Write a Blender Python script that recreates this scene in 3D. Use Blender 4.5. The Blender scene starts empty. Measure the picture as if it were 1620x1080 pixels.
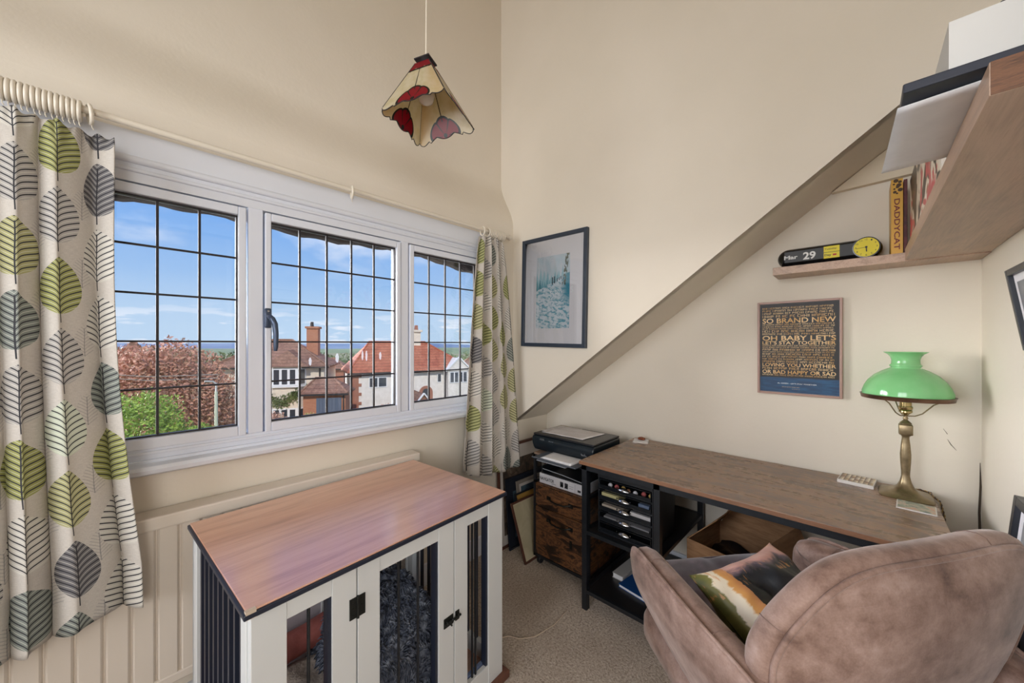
import bpy, bmesh, math, random
import numpy as np
from mathutils import Vector, Matrix, noise
random.seed(7)
PI = math.pi
sc = bpy.context.scene
COL = sc.collection

# ------------------------------------------------------------------ camera
EYE = 1.34
ALPHA = math.atan((1364 - 810) / 579.0)
FWD = Vector((math.cos(ALPHA), math.sin(ALPHA), 0)); RGT = Vector((math.sin(ALPHA), -math.cos(ALPHA), 0))
cam = bpy.data.cameras.new('camera'); cam.sensor_width = 36; cam.lens = 36 * 579 / 1620
cam.shift_y = 4 / 1620; cam.clip_start = .02; cam.clip_end = 5000
co = bpy.data.objects.new('camera', cam); COL.objects.link(co)
co.location = (0, 0, EYE); co.rotation_euler = (PI / 2, 0, math.atan2(FWD.y, FWD.x) - PI / 2)
sc.camera = co

# ------------------------------------------------------------------ node expression helper
class V:
    def __init__(s, nt, sock): s.nt = nt; s.k = sock
    def _m(s, op, *a):
        n = s.nt.nodes.new('ShaderNodeMath'); n.operation = op
        for i, x in enumerate((s,) + a):
            if isinstance(x, V): s.nt.links.new(x.k, n.inputs[i])
            else: n.inputs[i].default_value = float(x)
        return V(s.nt, n.outputs[0])
    def __add__(s, o): return s._m('ADD', o)
    __radd__ = __add__
    def __sub__(s, o): return s._m('SUBTRACT', o)
    def __rsub__(s, o): return (s * -1) + o
    def __mul__(s, o): return s._m('MULTIPLY', o)
    __rmul__ = __mul__
    def __truediv__(s, o): return s._m('DIVIDE', o)
    def __neg__(s): return s * -1
    def abs(s): return s._m('ABSOLUTE')
    def frac(s): return s._m('FRACT')
    def floor(s): return s._m('FLOOR')
    def pow(s, p): return s._m('POWER', p)
    def sqrt(s): return s._m('SQRT')
    def sin(s): return s._m('SINE')
    def lt(s, o): return s._m('LESS_THAN', o)
    def gt(s, o): return s._m('GREATER_THAN', o)
    def max(s, o): return s._m('MAXIMUM', o)
    def min(s, o): return s._m('MINIMUM', o)
    def mod(s, o): return s._m('FLOORED_MODULO', o)
    def atan2(s, o): return s._m('ARCTAN2', o)
    def sm(s, a, b, lo=0., hi=1.):
        n = s.nt.nodes.new('ShaderNodeMapRange'); n.interpolation_type = 'SMOOTHSTEP'
        s.nt.links.new(s.k, n.inputs[0])
        for i, x in enumerate((a, b, lo, hi)): n.inputs[i + 1].default_value = x
        return V(s.nt, n.outputs[0])

def lin(c):
    return tuple(((x / 12.92) if x <= .04045 else ((x + .055) / 1.055) ** 2.4) for x in c)
def rgb(r, g, b): return lin((r / 255, g / 255, b / 255)) + (1,)

class Mat:
    def __init__(s, name, color=None, rough=.6, metal=0., spec=.5):
        s.m = bpy.data.materials.new(name); s.m.use_nodes = True; s.nt = s.m.node_tree
        s.b = s.nt.nodes['Principled BSDF']; s.out = s.nt.nodes['Material Output']
        if color: s.b.inputs['Base Color'].default_value = color
        s.b.inputs['Roughness'].default_value = rough; s.b.inputs['Metallic'].default_value = metal
        s.b.inputs['Specular IOR Level'].default_value = spec
    def coord(s, kind='Object'):
        n = s.nt.nodes.new('ShaderNodeTexCoord'); x = s.nt.nodes.new('ShaderNodeSeparateXYZ')
        s.nt.links.new(n.outputs[kind], x.inputs[0])
        return [V(s.nt, x.outputs[i]) for i in range(3)]
    def vec(s, x, y, z=0.):
        n = s.nt.nodes.new('ShaderNodeCombineXYZ')
        for i, q in enumerate((x, y, z)):
            if isinstance(q, V): s.nt.links.new(q.k, n.inputs[i])
            else: n.inputs[i].default_value = q
        return n.outputs[0]
    def noise(s, vec, scale, detail=3, rough=.55, dist=0., col=False):
        n = s.nt.nodes.new('ShaderNodeTexNoise'); s.nt.links.new(vec, n.inputs['Vector'])
        n.inputs['Scale'].default_value = scale; n.inputs['Detail'].default_value = detail
        n.inputs['Roughness'].default_value = rough; n.inputs['Distortion'].default_value = dist
        return V(s.nt, n.outputs['Color' if col else 'Fac'])
    def white(s, vec):
        n = s.nt.nodes.new('ShaderNodeTexWhiteNoise'); n.noise_dimensions = '3D'; s.nt.links.new(vec, n.inputs['Vector'])
        return V(s.nt, n.outputs['Value'])
    def ramp(s, fac, stops, const=False):
        n = s.nt.nodes.new('ShaderNodeValToRGB'); s.nt.links.new(fac.k, n.inputs[0])
        cr = n.color_ramp
        if const: cr.interpolation = 'CONSTANT'
        while len(cr.elements) < len(stops): cr.elements.new(.5)
        for e, (p, c) in zip(cr.elements, stops): e.position = p; e.color = c
        return V(s.nt, n.outputs[0])
    def mix(s, f, a, b):
        n = s.nt.nodes.new('ShaderNodeMix'); n.data_type = 'RGBA'
        if isinstance(f, V): s.nt.links.new(f.k, n.inputs[0])
        else: n.inputs[0].default_value = f
        for i, x in ((6, a), (7, b)):
            if isinstance(x, V): s.nt.links.new(x.k, n.inputs[i])
            else: n.inputs[i].default_value = x
        return V(s.nt, n.outputs[2])
    def color(s, v): s.nt.links.new(v.k, s.b.inputs['Base Color']); return s
    def rough(s, v): s.nt.links.new(v.k, s.b.inputs['Roughness']); return s
    def bump(s, h, strength=.3, dist=.01):
        n = s.nt.nodes.new('ShaderNodeBump'); n.inputs['Strength'].default_value = strength; n.inputs['Distance'].default_value = dist
        s.nt.links.new(h.k, n.inputs['Height']); s.nt.links.new(n.outputs[0], s.b.inputs['Normal']); return s

# ------------------------------------------------------------------ world, sun, added fill lamps, exposure
def make_world():
    w = bpy.data.worlds.new('sky'); sc.world = w; w.use_nodes = True
    M = Mat.__new__(Mat); M.nt = w.node_tree
    bg = M.nt.nodes['Background']
    x, y, z = M.coord('Generated')
    hz = (x * x + y * y).sqrt()
    el = z / hz.max(.05)
    sky = M.ramp(el.sm(0, 1.0), [(0, (.56, .76, 1.0, 1)), (.06, (.36, .60, .98, 1)), (.20, (.20, .46, .97, 1)), (.36, (.105, .34, .93, 1)), (1, (.08, .26, .80, 1))])
    k = 1 / 1.0
    u = x / (z + .28).max(.05); v = y / (z + .28).max(.05)
    n1 = M.noise(M.vec(u, v, 0.), 1.9, 6, .55, .3)
    n2 = M.noise(M.vec(u * 1.3 + 7., v * 1.3 + 2.4, 0.), 1.1, 4, .6)
    cl = (n1 * .62 + n2 * .38).sm(.49, .62)
    lowc = M.noise(M.vec(x * 3, y * 3, z * 16), 2.6, 5, .55).sm(.52, .62) * el.sm(.10, .03)
    cover = (cl * el.sm(.13, .30) * .9).max(lowc * .8)
    c = M.mix(cover, sky, (1.0, 1.05, 1.15, 1))
    az = (x * -.62 + y * .78)                       # bright bank added to the sky left of the view, to light the room
    side = az.sm(.80, .985) * (x * -1).sm(-.02, .12)
    br = side
    st = br * SKY_BRIGHT + SKY
    c2 = M.mix(br, c, (1.0, .97, .93, 1))
    M.nt.links.new(c2.k, bg.inputs[0]); M.nt.links.new(st.k, bg.inputs[1])
SKY, SKY_BRIGHT = .58, 21.0
make_world()
sun = bpy.data.lights.new('sun', 'SUN'); sun.energy = 1.75; sun.angle = math.radians(1.5); sun.color = (1, .95, .88)
so = bpy.data.objects.new('sun', sun); COL.objects.link(so)
so.rotation_euler = Vector((.35, .72, -.62)).to_track_quat('-Z', 'Y').to_euler(); so.location = (0, -10, 12)
def area(name, loc, direction, sx, sy, power, color):
    l = bpy.data.lights.new(name, 'AREA'); l.shape = 'RECTANGLE'; l.size = sx; l.size_y = sy; l.energy = power; l.color = color
    o = bpy.data.objects.new(name, l); COL.objects.link(o); o.location = loc
    o.rotation_euler = Vector(direction).to_track_quat('-Z', 'Z').to_euler(); return o
# added fill lamp outside the invented left window
area('added_fill_left', (-2.3, .72, 1.75), (1, .02, -.02), 1.7, 1.7, 50, (1, .99, .98))
# added fill lamp on the unseen landing behind the camera
area('added_fill_rear', (-1.05, -1.75, 1.5), (.55, 1, -.10), 1.4, 2.0, 29, (1, .99, .98))
vs = sc.view_settings; vs.view_transform = 'Standard'; vs.look = 'None'; vs.gamma = 1; vs.use_curve_mapping = False
vs.exposure = 0.68
sc.cycles.max_bounces = 10; sc.cycles.diffuse_bounces = 6; sc.cycles.transparent_max_bounces = 12
sc.cycles.caustics_reflective = False; sc.cycles.caustics_refractive = False
sc.cycles.sample_clamp_indirect = 6

# ------------------------------------------------------------------ objects
def tag(o, label=None, cat=None, group=None, kind=None):
    if label: o['label'] = label
    if cat: o['category'] = cat
    if group: o['group'] = group
    if kind: o['kind'] = kind
    return o
def empty(name, loc=(0, 0, 0), rz=0, label=None, cat=None, group=None, kind=None):
    o = bpy.data.objects.new(name, None); COL.objects.link(o); o.location = loc; o.rotation_euler = (0, 0, rz)
    o.empty_display_size = .1
    return tag(o, label, cat, group, kind)
def wmat(o):
    m = Matrix.LocRotScale(o.location, o.rotation_euler, o.scale)
    return (wmat(o.parent) @ m) if o.parent else m
class MB:
    def __init__(s): s.v = []; s.f = []; s.uv = None
    def add(s, vs, fs):
        n = len(s.v); s.v += [tuple(p) for p in vs]; s.f += [tuple(i + n for i in f) for f in fs]; return s
    def box(s, x0, x1, y0, y1, z0, z1, M=None, ch=0.):
        x0, x1 = sorted((x0, x1)); y0, y1 = sorted((y0, y1)); z0, z1 = sorted((z0, z1))
        if ch <= 0:
            vs = [(x, y, z) for z in (z0, z1) for y in (y0, y1) for x in (x0, x1)]
            fs = [(0, 2, 3, 1), (4, 5, 7, 6), (0, 1, 5, 4), (2, 6, 7, 3), (0, 4, 6, 2), (1, 3, 7, 5)]
        else:
            bm = bmesh.new(); bmesh.ops.create_cube(bm, size=1)
            for v in bm.verts: v.co = Vector(((x0 + x1) / 2 + v.co.x * (x1 - x0), (y0 + y1) / 2 + v.co.y * (y1 - y0), (z0 + z1) / 2 + v.co.z * (z1 - z0)))
            bmesh.ops.bevel(bm, geom=bm.edges[:], offset=ch, segments=2, affect='EDGES', profile=.5)
            bm.verts.index_update(); vs = [v.co[:] for v in bm.verts]; fs = [tuple(v.index for v in f.verts) for f in bm.faces]; bm.free()
        if M: vs = [(M @ Vector(p))[:] for p in vs]
        return s.add(vs, fs)
    def bar(s, p, q, w, h=None, up=(0, 0, 1)):
        p = Vector(p); q = Vector(q); h = h or w; d = (q - p).normalized(); up = Vector(up)
        if abs(d.dot(up)) > .98: up = Vector((1, 0, 0))
        a = d.cross(up).normalized(); b = a.cross(d)
        vs = [(e + a * i * w / 2 + b * j * h / 2)[:] for e in (p, q) for i, j in ((-1, -1), (1, -1), (1, 1), (-1, 1))]
        return s.add(vs, [(3, 2, 1, 0), (4, 5, 6, 7)] + [(i, (i + 1) % 4, (i + 1) % 4 + 4, i + 4) for i in range(4)])
    def tube(s, pts, r, n=10, closed=False):
        pts = [Vector(p) for p in pts]; N = len(pts); rr = r if isinstance(r, (list, tuple)) else [r] * N
        rings = []; a = None
        for i, p in enumerate(pts):
            if closed: d = (pts[(i + 1) % N] - pts[i - 1]).normalized()
            else: d = (pts[min(i + 1, N - 1)] - pts[max(i - 1, 0)]).normalized()
            if a is None: a = d.orthogonal().normalized()
            else:
                a = (a - d * a.dot(d)); a = a.normalized() if a.length > 1e-6 else d.orthogonal().normalized()
            b = d.cross(a)
            rings.append([(p + (a * math.cos(t) + b * math.sin(t)) * rr[i])[:] for t in [2 * PI * k / n for k in range(n)]])
        vs = [q for r_ in rings for q in r_]; fs = []
        for i in range(N if closed else N - 1):
            j = (i + 1) % N
            for k in range(n): fs.append((i * n + k, i * n + (k + 1) % n, j * n + (k + 1) % n, j * n + k))
        if not closed: fs += [tuple(range(n))[::-1], tuple((N - 1) * n + k for k in range(n))]
        return s.add(vs, fs)
    def lathe(s, prof, n=32, c=(0, 0, 0), M=None, phase=0, caps=True):
        vs = []; fs = []
        for r, z in prof:
            for k in range(n):
                t = 2 * PI * k / n + phase; vs.append((c[0] + r * math.cos(t), c[1] + r * math.sin(t), c[2] + z))
        for i in range(len(prof) - 1):
            for k in range(n): fs.append((i * n + k, i * n + (k + 1) % n, (i + 1) * n + (k + 1) % n, (i + 1) * n + k))
        if caps: fs += [tuple(range(n))[::-1], tuple((len(prof) - 1) * n + k for k in range(n))]
        if M: vs = [(M @ Vector(p))[:] for p in vs]
        return s.add(vs, fs)
    def torus(s, c, axis, R, r, n=24, m=8, flat=1.):
        axis = Vector(axis).normalized(); a = axis.orthogonal().normalized(); b = axis.cross(a); c = Vector(c)
        vs = []; fs = []
        for i in range(n):
            t = 2 * PI * i / n; d = a * math.cos(t) + b * math.sin(t)
            for j in range(m):
                p = 2 * PI * j / m; vs.append((c + d * (R + r * math.cos(p)) + axis * r * flat * math.sin(p))[:])
        for i in range(n):
            for j in range(m): fs.append((i * m + j, ((i + 1) % n) * m + j, ((i + 1) % n) * m + (j + 1) % m, i * m + (j + 1) % m))
        return s.add(vs, fs)
    def prism(s, poly, vec):
        """poly: 3D points of a planar polygon, extruded along vec"""
        n = len(poly); P = [Vector(p) for p in poly]; vec = Vector(vec)
        vs = [p[:] for p in P] + [(p + vec)[:] for p in P]
        return s.add(vs, [tuple(range(n))[::-1], tuple(range(n, 2 * n))] + [(i, (i + 1) % n, (i + 1) % n + n, i + n) for i in range(n)])
    def grid(s, fn, nu, nv, close_u=False):
        vs = [tuple(fn(i / nu, j / nv)) for j in range(nv + 1) for i in range(nu + 1)]
        fs = [(j * (nu + 1) + i, j * (nu + 1) + i + 1, (j + 1) * (nu + 1) + i + 1, (j + 1) * (nu + 1) + i) for j in range(nv) for i in range(nu)]
        return s.add(vs, fs)
    def loft(s, loops, cap=True):
        n = len(loops[0]); vs = [tuple(p) for l in loops for p in l]; fs = []
        for i in range(len(loops) - 1):
            for k in range(n): fs.append((i * n + k, i * n + (k + 1) % n, (i + 1) * n + (k + 1) % n, (i + 1) * n + k))
        if cap: fs += [tuple(range(n))[::-1], tuple((len(loops) - 1) * n + k for k in range(n))]
        return s.add(vs, fs)
    def build(s, name, mat, parent=None, world=False, smooth=False, bevel=0., seg=2, solid=0., subd=0, kind=None, label=None, uv=None, angle=40):
        me = bpy.data.meshes.new(name)
        vs = s.v
        if world and parent is not None:
            Mi = wmat(parent).inverted(); vs = [(Mi @ Vector(p))[:] for p in vs]
        me.from_pydata(vs, [], s.f)
        bm = bmesh.new(); bm.from_mesh(me); bmesh.ops.recalc_face_normals(bm, faces=bm.faces[:]); bm.to_mesh(me); bm.free()
        me.materials.append(mat.m if isinstance(mat, Mat) else mat)
        if uv is not None:
            L = me.uv_layers.new(name='UVMap')
            for l in me.loops: L.data[l.index].uv = uv[l.vertex_index]
        if smooth:
            me.polygons.foreach_set('use_smooth', [True] * len(me.polygons))
            if angle < 180:
                try: me.set_sharp_from_angle(angle=math.radians(angle))
                except Exception: pass
        me.update()
        o = bpy.data.objects.new(name, me); COL.objects.link(o)
        if parent is not None: o.parent = parent
        if solid: md = o.modifiers.new('solid', 'SOLIDIFY'); md.thickness = solid; md.offset = 0
        if bevel: md = o.modifiers.new('bevel', 'BEVEL'); md.width = bevel; md.segments = seg; md.limit_method = 'ANGLE'; md.angle_limit = math.radians(35)
        if subd: md = o.modifiers.new('subd', 'SUBSURF'); md.levels = subd; md.render_levels = subd
        if kind: o['kind'] = kind
        if label: o['label'] = label
        return o
def copy_tree(o, parent=None):
    c = o.copy(); COL.objects.link(c)
    if parent is not None: c.parent = parent
    for ch in list(o.children): copy_tree(ch, c)
    return c
def lettering(body, name, mat, parent, origin, xd, yd, width, height, off=.0006, bold=0., lines=None, spacing=1., world=True):
    """flat printed text fitted into width x height, lower left corner at origin"""
    cu = bpy.data.curves.new('lettering', 'FONT'); cu.body = body; cu.size = 1; cu.offset = bold; cu.space_character = spacing
    cu.resolution_u = 3
    to = bpy.data.objects.new('lettering_curve', cu); COL.objects.link(to)
    dg = bpy.context.evaluated_depsgraph_get(); me = bpy.data.meshes.new_from_object(to.evaluated_get(dg))
    bpy.data.objects.remove(to); 
    vs = [v.co.copy() for v in me.vertices]; fs = [tuple(p.vertices) for p in me.polygons]
    if not vs: return None
    x0 = min(v.x for v in vs); x1 = max(v.x for v in vs); y0 = min(v.y for v in vs); y1 = max(v.y for v in vs)
    xd = Vector(xd); yd = Vector(yd); nn = xd.cross(yd).normalized(); O = Vector(origin)
    sx = width / (x1 - x0) if width else height / (y1 - y0); sy = height / (y1 - y0)
    mb = MB(); mb.add([(O + xd * ((v.x - x0) * sx) + yd * ((v.y - y0) * sy) + nn * off)[:] for v in vs], fs)
    if name is None: return mb
    return mb.build(name, mat, parent, world=world)

# ------------------------------------------------------------------ materials
def simple(name, c, rough=.6, metal=0., spec=.5): return Mat(name, c, rough, metal, spec)
def speck(name, c1, c2, scale, rough=.6, metal=0., bump=0., detail=3):
    m = Mat(name, None, rough, metal); x, y, z = m.coord()
    n = m.noise(m.vec(x, y, z), scale, detail); m.color(m.ramp(n, [(.3, c1), (.7, c2)]))
    if bump: m.bump(n, bump, .005)
    return m
def wall_paint(name, c1, c2):
    m = Mat(name, None, .62, 0, .25); x, y, z = m.coord()
    v = m.vec(x, y, z); n = m.noise(v, 1.3, 4, .5); f = m.noise(v, 60, 3)
    m.color(m.mix(n.sm(.35, .65), c1, c2)); m.bump(m.noise(v, 5, 5) * .7 + f * .12, .35, .012); return m
M_wall = wall_paint('cream_wall_paint', rgb(222, 214, 200), rgb(227, 219, 206))
M_ceil = wall_paint('cream_ceiling_paint', rgb(216, 202, 180), rgb(220, 207, 186))
M_white = simple('white_gloss_paint', rgb(220, 224, 233), .28)
M_upvc = simple('white_window_plastic', rgb(222, 227, 238), .25)
M_rad = simple('cream_radiator_enamel', rgb(216, 206, 194), .35)
M_rod = simple('ivory_painted_rod', rgb(226, 218, 203), .3)
M_lead = simple('black_lead_strip', rgb(34, 28, 32), .55)
M_black = speck('black_powder_coat', rgb(18, 21, 26), rgb(26, 30, 36), 40, .42)
M_navy = simple('dark_navy_edge', rgb(30, 36, 52), .4)
M_crate = simple('off_white_lacquer', rgb(210, 213, 214), .38)
M_cratein = simple('grey_lilac_board', rgb(196, 192, 200), .6)
M_iron = simple('blackened_iron', rgb(30, 32, 30), .45, .4)
M_chrome = simple('brushed_chrome', rgb(190, 192, 198), .22, 1.)
M_paper = speck('white_paper', rgb(222, 222, 226), rgb(232, 232, 235), 20, .7)
M_handle = simple('dark_blue_grey_metal', rgb(72, 84, 106), .28, .5)
def wood(name, stops, gx=1., gy=8., gz=8., rough=.4, scale=3., dist=.6, streak=.35, bump=.1):
    m = Mat(name, None, rough); x, y, z = m.coord()
    v = m.vec(x * gx, y * gy, z * gz); n = m.noise(v, scale, 6, .6, dist)
    g = m.noise(m.vec(x * gx * 2, y * gy * 9, z * gz * 9), scale * 1.6, 3, .6)
    f = n * (1 - streak) + g * streak
    m.color(m.ramp(f, stops)); m.rough(f.sm(.3, .7, rough - .06, rough + .1)); m.bump(g, bump, .002); return m
M_cratetop = wood('reddish_walnut_laminate', [(.30, rgb(172, 116, 90)), (.46, rgb(208, 150, 122)), (.6, rgb(222, 166, 138)), (.75, rgb(188, 130, 104))], 1.2, 12, 12, .36, 2.2, .35, .35, .02)
M_cratetop.b.inputs['Coat Weight'].default_value = 1.; M_cratetop.b.inputs['Coat IOR'].default_value = 2.5; M_cratetop.b.inputs['Coat Roughness'].default_value = .22
M_desk = wood('rustic_brown_board', [(.30, rgb(84, 68, 58)), (.42, rgb(112, 90, 74)), (.50, rgb(150, 118, 92)), (.58, rgb(116, 102, 94)), (.70, rgb(164, 130, 100))], 7, 1.1, 7, .28, 2.0, .7, .22, .0)
M_deskedge = wood('rustic_brown_edge', [(.3, rgb(84, 58, 42)), (.5, rgb(136, 96, 70)), (.7, rgb(100, 70, 50))], 6, 1.2, 20, .45, 4, .5)
M_drawer = wood('dark_rustic_board', [(.34, rgb(20, 14, 11)), (.45, rgb(48, 32, 23)), (.51, rgb(124, 82, 50)), (.56, rgb(58, 38, 26)), (.68, rgb(136, 92, 58))], 4, 2.0, 7, .42, 3.0, 1.0, .15, .0)
M_shelf = wood('walnut_shelf_board', [(.30, rgb(134, 108, 92)), (.45, rgb(172, 144, 124)), (.58, rgb(192, 164, 144)), (.74, rgb(150, 122, 104))], 1.1, 6, 9, .4, 2.4, 1.2, .35, .04)
M_shelfcut = wood('walnut_end_grain', [(.34, rgb(58, 36, 22)), (.5, rgb(104, 68, 42)), (.62, rgb(76, 48, 30))], 1, 3, 34, .5, 3, .3)
def carpet():
    m = Mat('beige_twist_pile_carpet', None, .95, 0, .1); x, y, z = m.coord(); v = m.vec(x, y, z)
    n = m.noise(v, 100, 4, .75); b = m.noise(v, 2.5, 3); f = m.noise(v, 420, 2)
    c = m.ramp(n * .75 + f * .25, [(.36, rgb(150, 132, 118)), (.47, rgb(206, 190, 174)), (.58, rgb(232, 220, 208)), (.68, rgb(244, 236, 226))])
    c = m.mix(b.sm(.35, .7, 0, .35), c, rgb(150, 130, 112)); m.color(c); m.bump(n, 1., .012); return m
M_carpet = carpet()
def glass(name='window_glass', tint=(1, 1, 1, 1), fac=1.):
    m = bpy.data.materials.new(name); m.use_nodes = True; nt = m.node_tree; nt.nodes.clear()
    o = nt.nodes.new('ShaderNodeOutputMaterial'); t = nt.nodes.new('ShaderNodeBsdfTransparent'); t.inputs[0].default_value = tint
    g = nt.nodes.new('ShaderNodeBsdfGlossy'); g.inputs['Roughness'].default_value = .02
    fr = nt.nodes.new('ShaderNodeFresnel'); fr.inputs[0].default_value = 1.45; mx = nt.nodes.new('ShaderNodeMixShader')
    mm = nt.nodes.new('ShaderNodeMath'); mm.operation = 'MULTIPLY'; mm.inputs[1].default_value = fac
    nt.links.new(fr.outputs[0], mm.inputs[0]); nt.links.new(mm.outputs[0], mx.inputs[0]); nt.links.new(t.outputs[0], mx.inputs[1]); nt.links.new(g.outputs[0], mx.inputs[2])
    nt.links.new(mx.outputs[0], o.inputs[0]); return m
M_glass = glass()
M_picglass = glass('picture_glass', (1, 1, 1, 1), 1.3); M_mattglass = glass('low_glare_glass', (1, 1, 1, 1), .12)

def curtain_fabric():
    m = Mat('leaf_print_linen', None, .85, 0, .15); u, v, _ = m.coord('UV')
    CW, CH = .150, .200
    def leaves(u, v, sx, sz, seed):
        col = (u / CW).floor(); vv = v + (col.mod(2.)) * (CH / 2); row = (vv / CH).floor()
        rnd = m.white(m.vec(col + seed, row, 3.)); rnd2 = m.white(m.vec(col, row + seed, 9.))
        x = ((u / CW).frac() - .5) * (CW / sx) + (rnd2 - .5) * .16; y = ((vv / CH).frac() - .5) * (CH / sz) - .06
        # teardrop outline pointing up
        t = (y + 1) * .5
        w = (t.max(0.).pow(.42)) * ((1 - t).max(0.).pow(.62)) * 1.62
        inside = x.abs().lt(w) * t.gt(.0) * t.lt(1.)
        ax = x.abs()
        vein = (y * 4.6 - ax * 3.1 + ax * ax * 1.0).frac()
        dark = ((vein - .5).abs()).lt(.105)
        light = ((vein - .5).abs()).gt(.455)
        mid = (x - (y * 3.).sin() * .02).abs().lt(.035) * y.gt(-1.32) * y.lt(.82)
        return inside, dark, light, mid, rnd, ax, w
    base = m.mix(m.noise(m.vec(u * 6, v * 90, 0.), 12, 3).sm(.3, .7), rgb(184, 178, 170), rgb(202, 196, 188))
    weave = m.noise(m.vec(u * 60, v * 8, 0.), 14, 2)
    base = m.mix(weave.sm(.4, .7, 0, .35), base, rgb(172, 166, 160))
    ink = rgb(58, 58, 62)
    # small faint leaves between
    i2, d2, l2, m2, r2, _, _ = leaves(u + CW * .5, v + CH * .27, .036, .045, 5.)
    c = m.mix(i2 * d2 * .55, base, rgb(130, 130, 132)); c = m.mix(m2 * i2 * .6, c, rgb(110, 110, 114))
    i1, d1, l1, m1, r1, _, _ = leaves(u, v, .086, .080, 0.)
    fill = m.ramp(r1, [(0, rgb(196, 192, 184)), (.25, rgb(166, 164, 120)), (.42, rgb(170, 166, 162)), (.58, rgb(150, 152, 96)), (.72, rgb(128, 134, 128)), (.84, rgb(190, 196, 178)), (.93, rgb(112, 110, 112))], True)
    c = m.mix(i1, c, fill); c = m.mix(i1 * l1 * .6, c, rgb(222, 220, 208)); c = m.mix(i1 * d1, c, ink); c = m.mix(m1, c, ink)
    m.color(c); m.bump(weave, .25, .002); return m
M_curtain = curtain_fabric()

# ------------------------------------------------------------------ the room shell
YA, XB, XC, YD = 1.762, 1.854, 2.23, -.327
XL = -2.0; ZC = 3.95
def slope(y): return .798 + .7415 * (YA - y)
WX0, WX1, WZ0, WZ1 = -.36, 1.68, .93, 1.985
def S(name, mb, m, **k): return mb.build(name, m, kind='structure', **k)
S('floor', MB().box(XL - .1, XC + .1, YD - .1, YA + .2, -.08, 0), M_carpet)
# window wall, thick, with the opening
wb = MB()
wb.box(XL - .1, WX0, YA, YA + .2, 0, 2.15); wb.box(WX1, XB, YA, YA + .2, 0, 2.15)
wb.box(WX0, WX1, YA, YA + .2, 0, WZ0); wb.box(WX0, WX1, YA, YA + .2, WZ1, 2.15)
wb.box(XB, XC + .1, YA, YA + .2, 0, .86)
prof = [(YA, 2.15)]
for i in range(13):
    t = i / 12; prof.append((YA + .12 * (3 * t * t - 2 * t ** 3), 2.15 + .34 * t))
prof += [(YA + .12, ZC + .05), (YA + .3, ZC + .05), (YA + .3, 2.15)]
wb.prism([(XL - .1, y, z) for y, z in prof], (XB - XL + .1, 0, 0))
S('wall_window', wb, M_wall, smooth=True, angle=30)
# cheek: vertical wall above the sloping ceiling line
S('wall_cheek', MB().prism([(XB, YA + .14, slope(YA + .14)), (XB, YA + .14, ZC), (XB, YD - .1, ZC), (XB, YD - .1, slope(YD - .1))], (.05, 0, 0)), M_wall)
S('ceiling_slope', MB().prism([(XB + .0005, YA + .2, slope(YA + .2)), (XB + .0005, YD - .1, slope(YD - .1)), (XB + .0005, YD - .1, slope(YD - .1) + .05), (XB + .0005, YA + .2, slope(YA + .2) + .05)], (XC + .1 - XB, 0, 0)), M_wall)
S('wall_desk', MB().box(XC, XC + .1, YD - .1, YA + .2, 0, 2.8), M_wall)
wr = MB(); DR0, DR1 = -1.5, .62      # unseen doorway and landing behind the camera, added to let fill light in
wr.box(XL - .1, DR0, YD - .1, YD, 0, ZC); wr.box(DR1, XC + .1, YD - .1, YD, 0, ZC); wr.box(DR0, DR1, YD - .1, YD, 2.25, ZC)
S('wall_right', wr, M_wall)
S('wall_landing', MB().box(-2.1, .9, -2.1, -2.0, 0, 2.6).box(-2.1, -2.0, -2.0, YD - .1, 0, 2.6).box(.8, .9, -2.0, YD - .1, 0, 2.6), M_wall)
S('ceiling_landing', MB().box(-2.1, .9, -2.1, YD - .1, 2.6, 2.7), M_wall)
S('floor_landing', MB().box(-2.1, .9, -2.1, YD - .1, -.08, 0), M_carpet)
S('trim_4', MB().box(DR0 - .06, DR0, YD - .11, YD + .012, 0, 2.31).box(DR1, DR1 + .06, YD - .11, YD + .012, 0, 2.31).box(DR0, DR1, YD - .11, YD + .012, 2.25, 2.31), M_white)
wl = MB()
WY0, WY1, LZ0, LZ1 = -.1, 1.55, .85, 2.65
wl.box(XL - .1, XL, YD - .1, WY0, 0, ZC); wl.box(XL - .1, XL, WY1, YA + .3, 0, ZC); wl.box(XL - .1, XL, WY0, WY1, 0, LZ0); wl.box(XL - .1, XL, WY0, WY1, LZ1, ZC)
S('wall_left', wl, M_wall)
S('ceiling', MB().box(XL - .1, XC + .1, YD - .1, YA + .3, ZC, ZC + .1), M_ceil)
# shallow boxed plate high on the desk wall
S('trim_1', MB().prism([(XC, -.32, 2.04), (XC, .10, 2.025), (XC, -.02, slope(-.02) - .002), (XC, -.32, slope(-.32) - .002)], (-.03, 0, 0)), M_ceil)
# fine cracks in the plaster of the far corner
cr = MB(); cr.tube([(XC - .001, YD + .004, .60), (XC - .001, YD + .006, .70), (XC - .001, YD + .003, .80), (XC - .001, YD + .004, .89)], [.004, .0035, .003, .0008], 6)
cr.tube([(XC - .0005, -.232, 1.005), (XC - .0005, -.243, .985)], [.0005, .001], 5); cr.tube([(XC - .0005, -.243, .965), (XC - .0005, -.252, .945), (XC - .0005, -.266, .925)], [.0005, .0013, .0005], 5)
S('trim_2', cr, simple('dark_brown_crack', rgb(70, 58, 46), .9))
S('baseboard_window', MB().box(XL, XC, YA - .016, YA, 0, .12, ch=.004), M_white)
S('baseboard_desk', MB().box(XC - .016, XC, YD, YA, 0, .12, ch=.004), M_white)
S('baseboard_right', MB().box(DR1 + .06, XC, YD, YD + .016, 0, .12, ch=.004), M_white)

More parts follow.
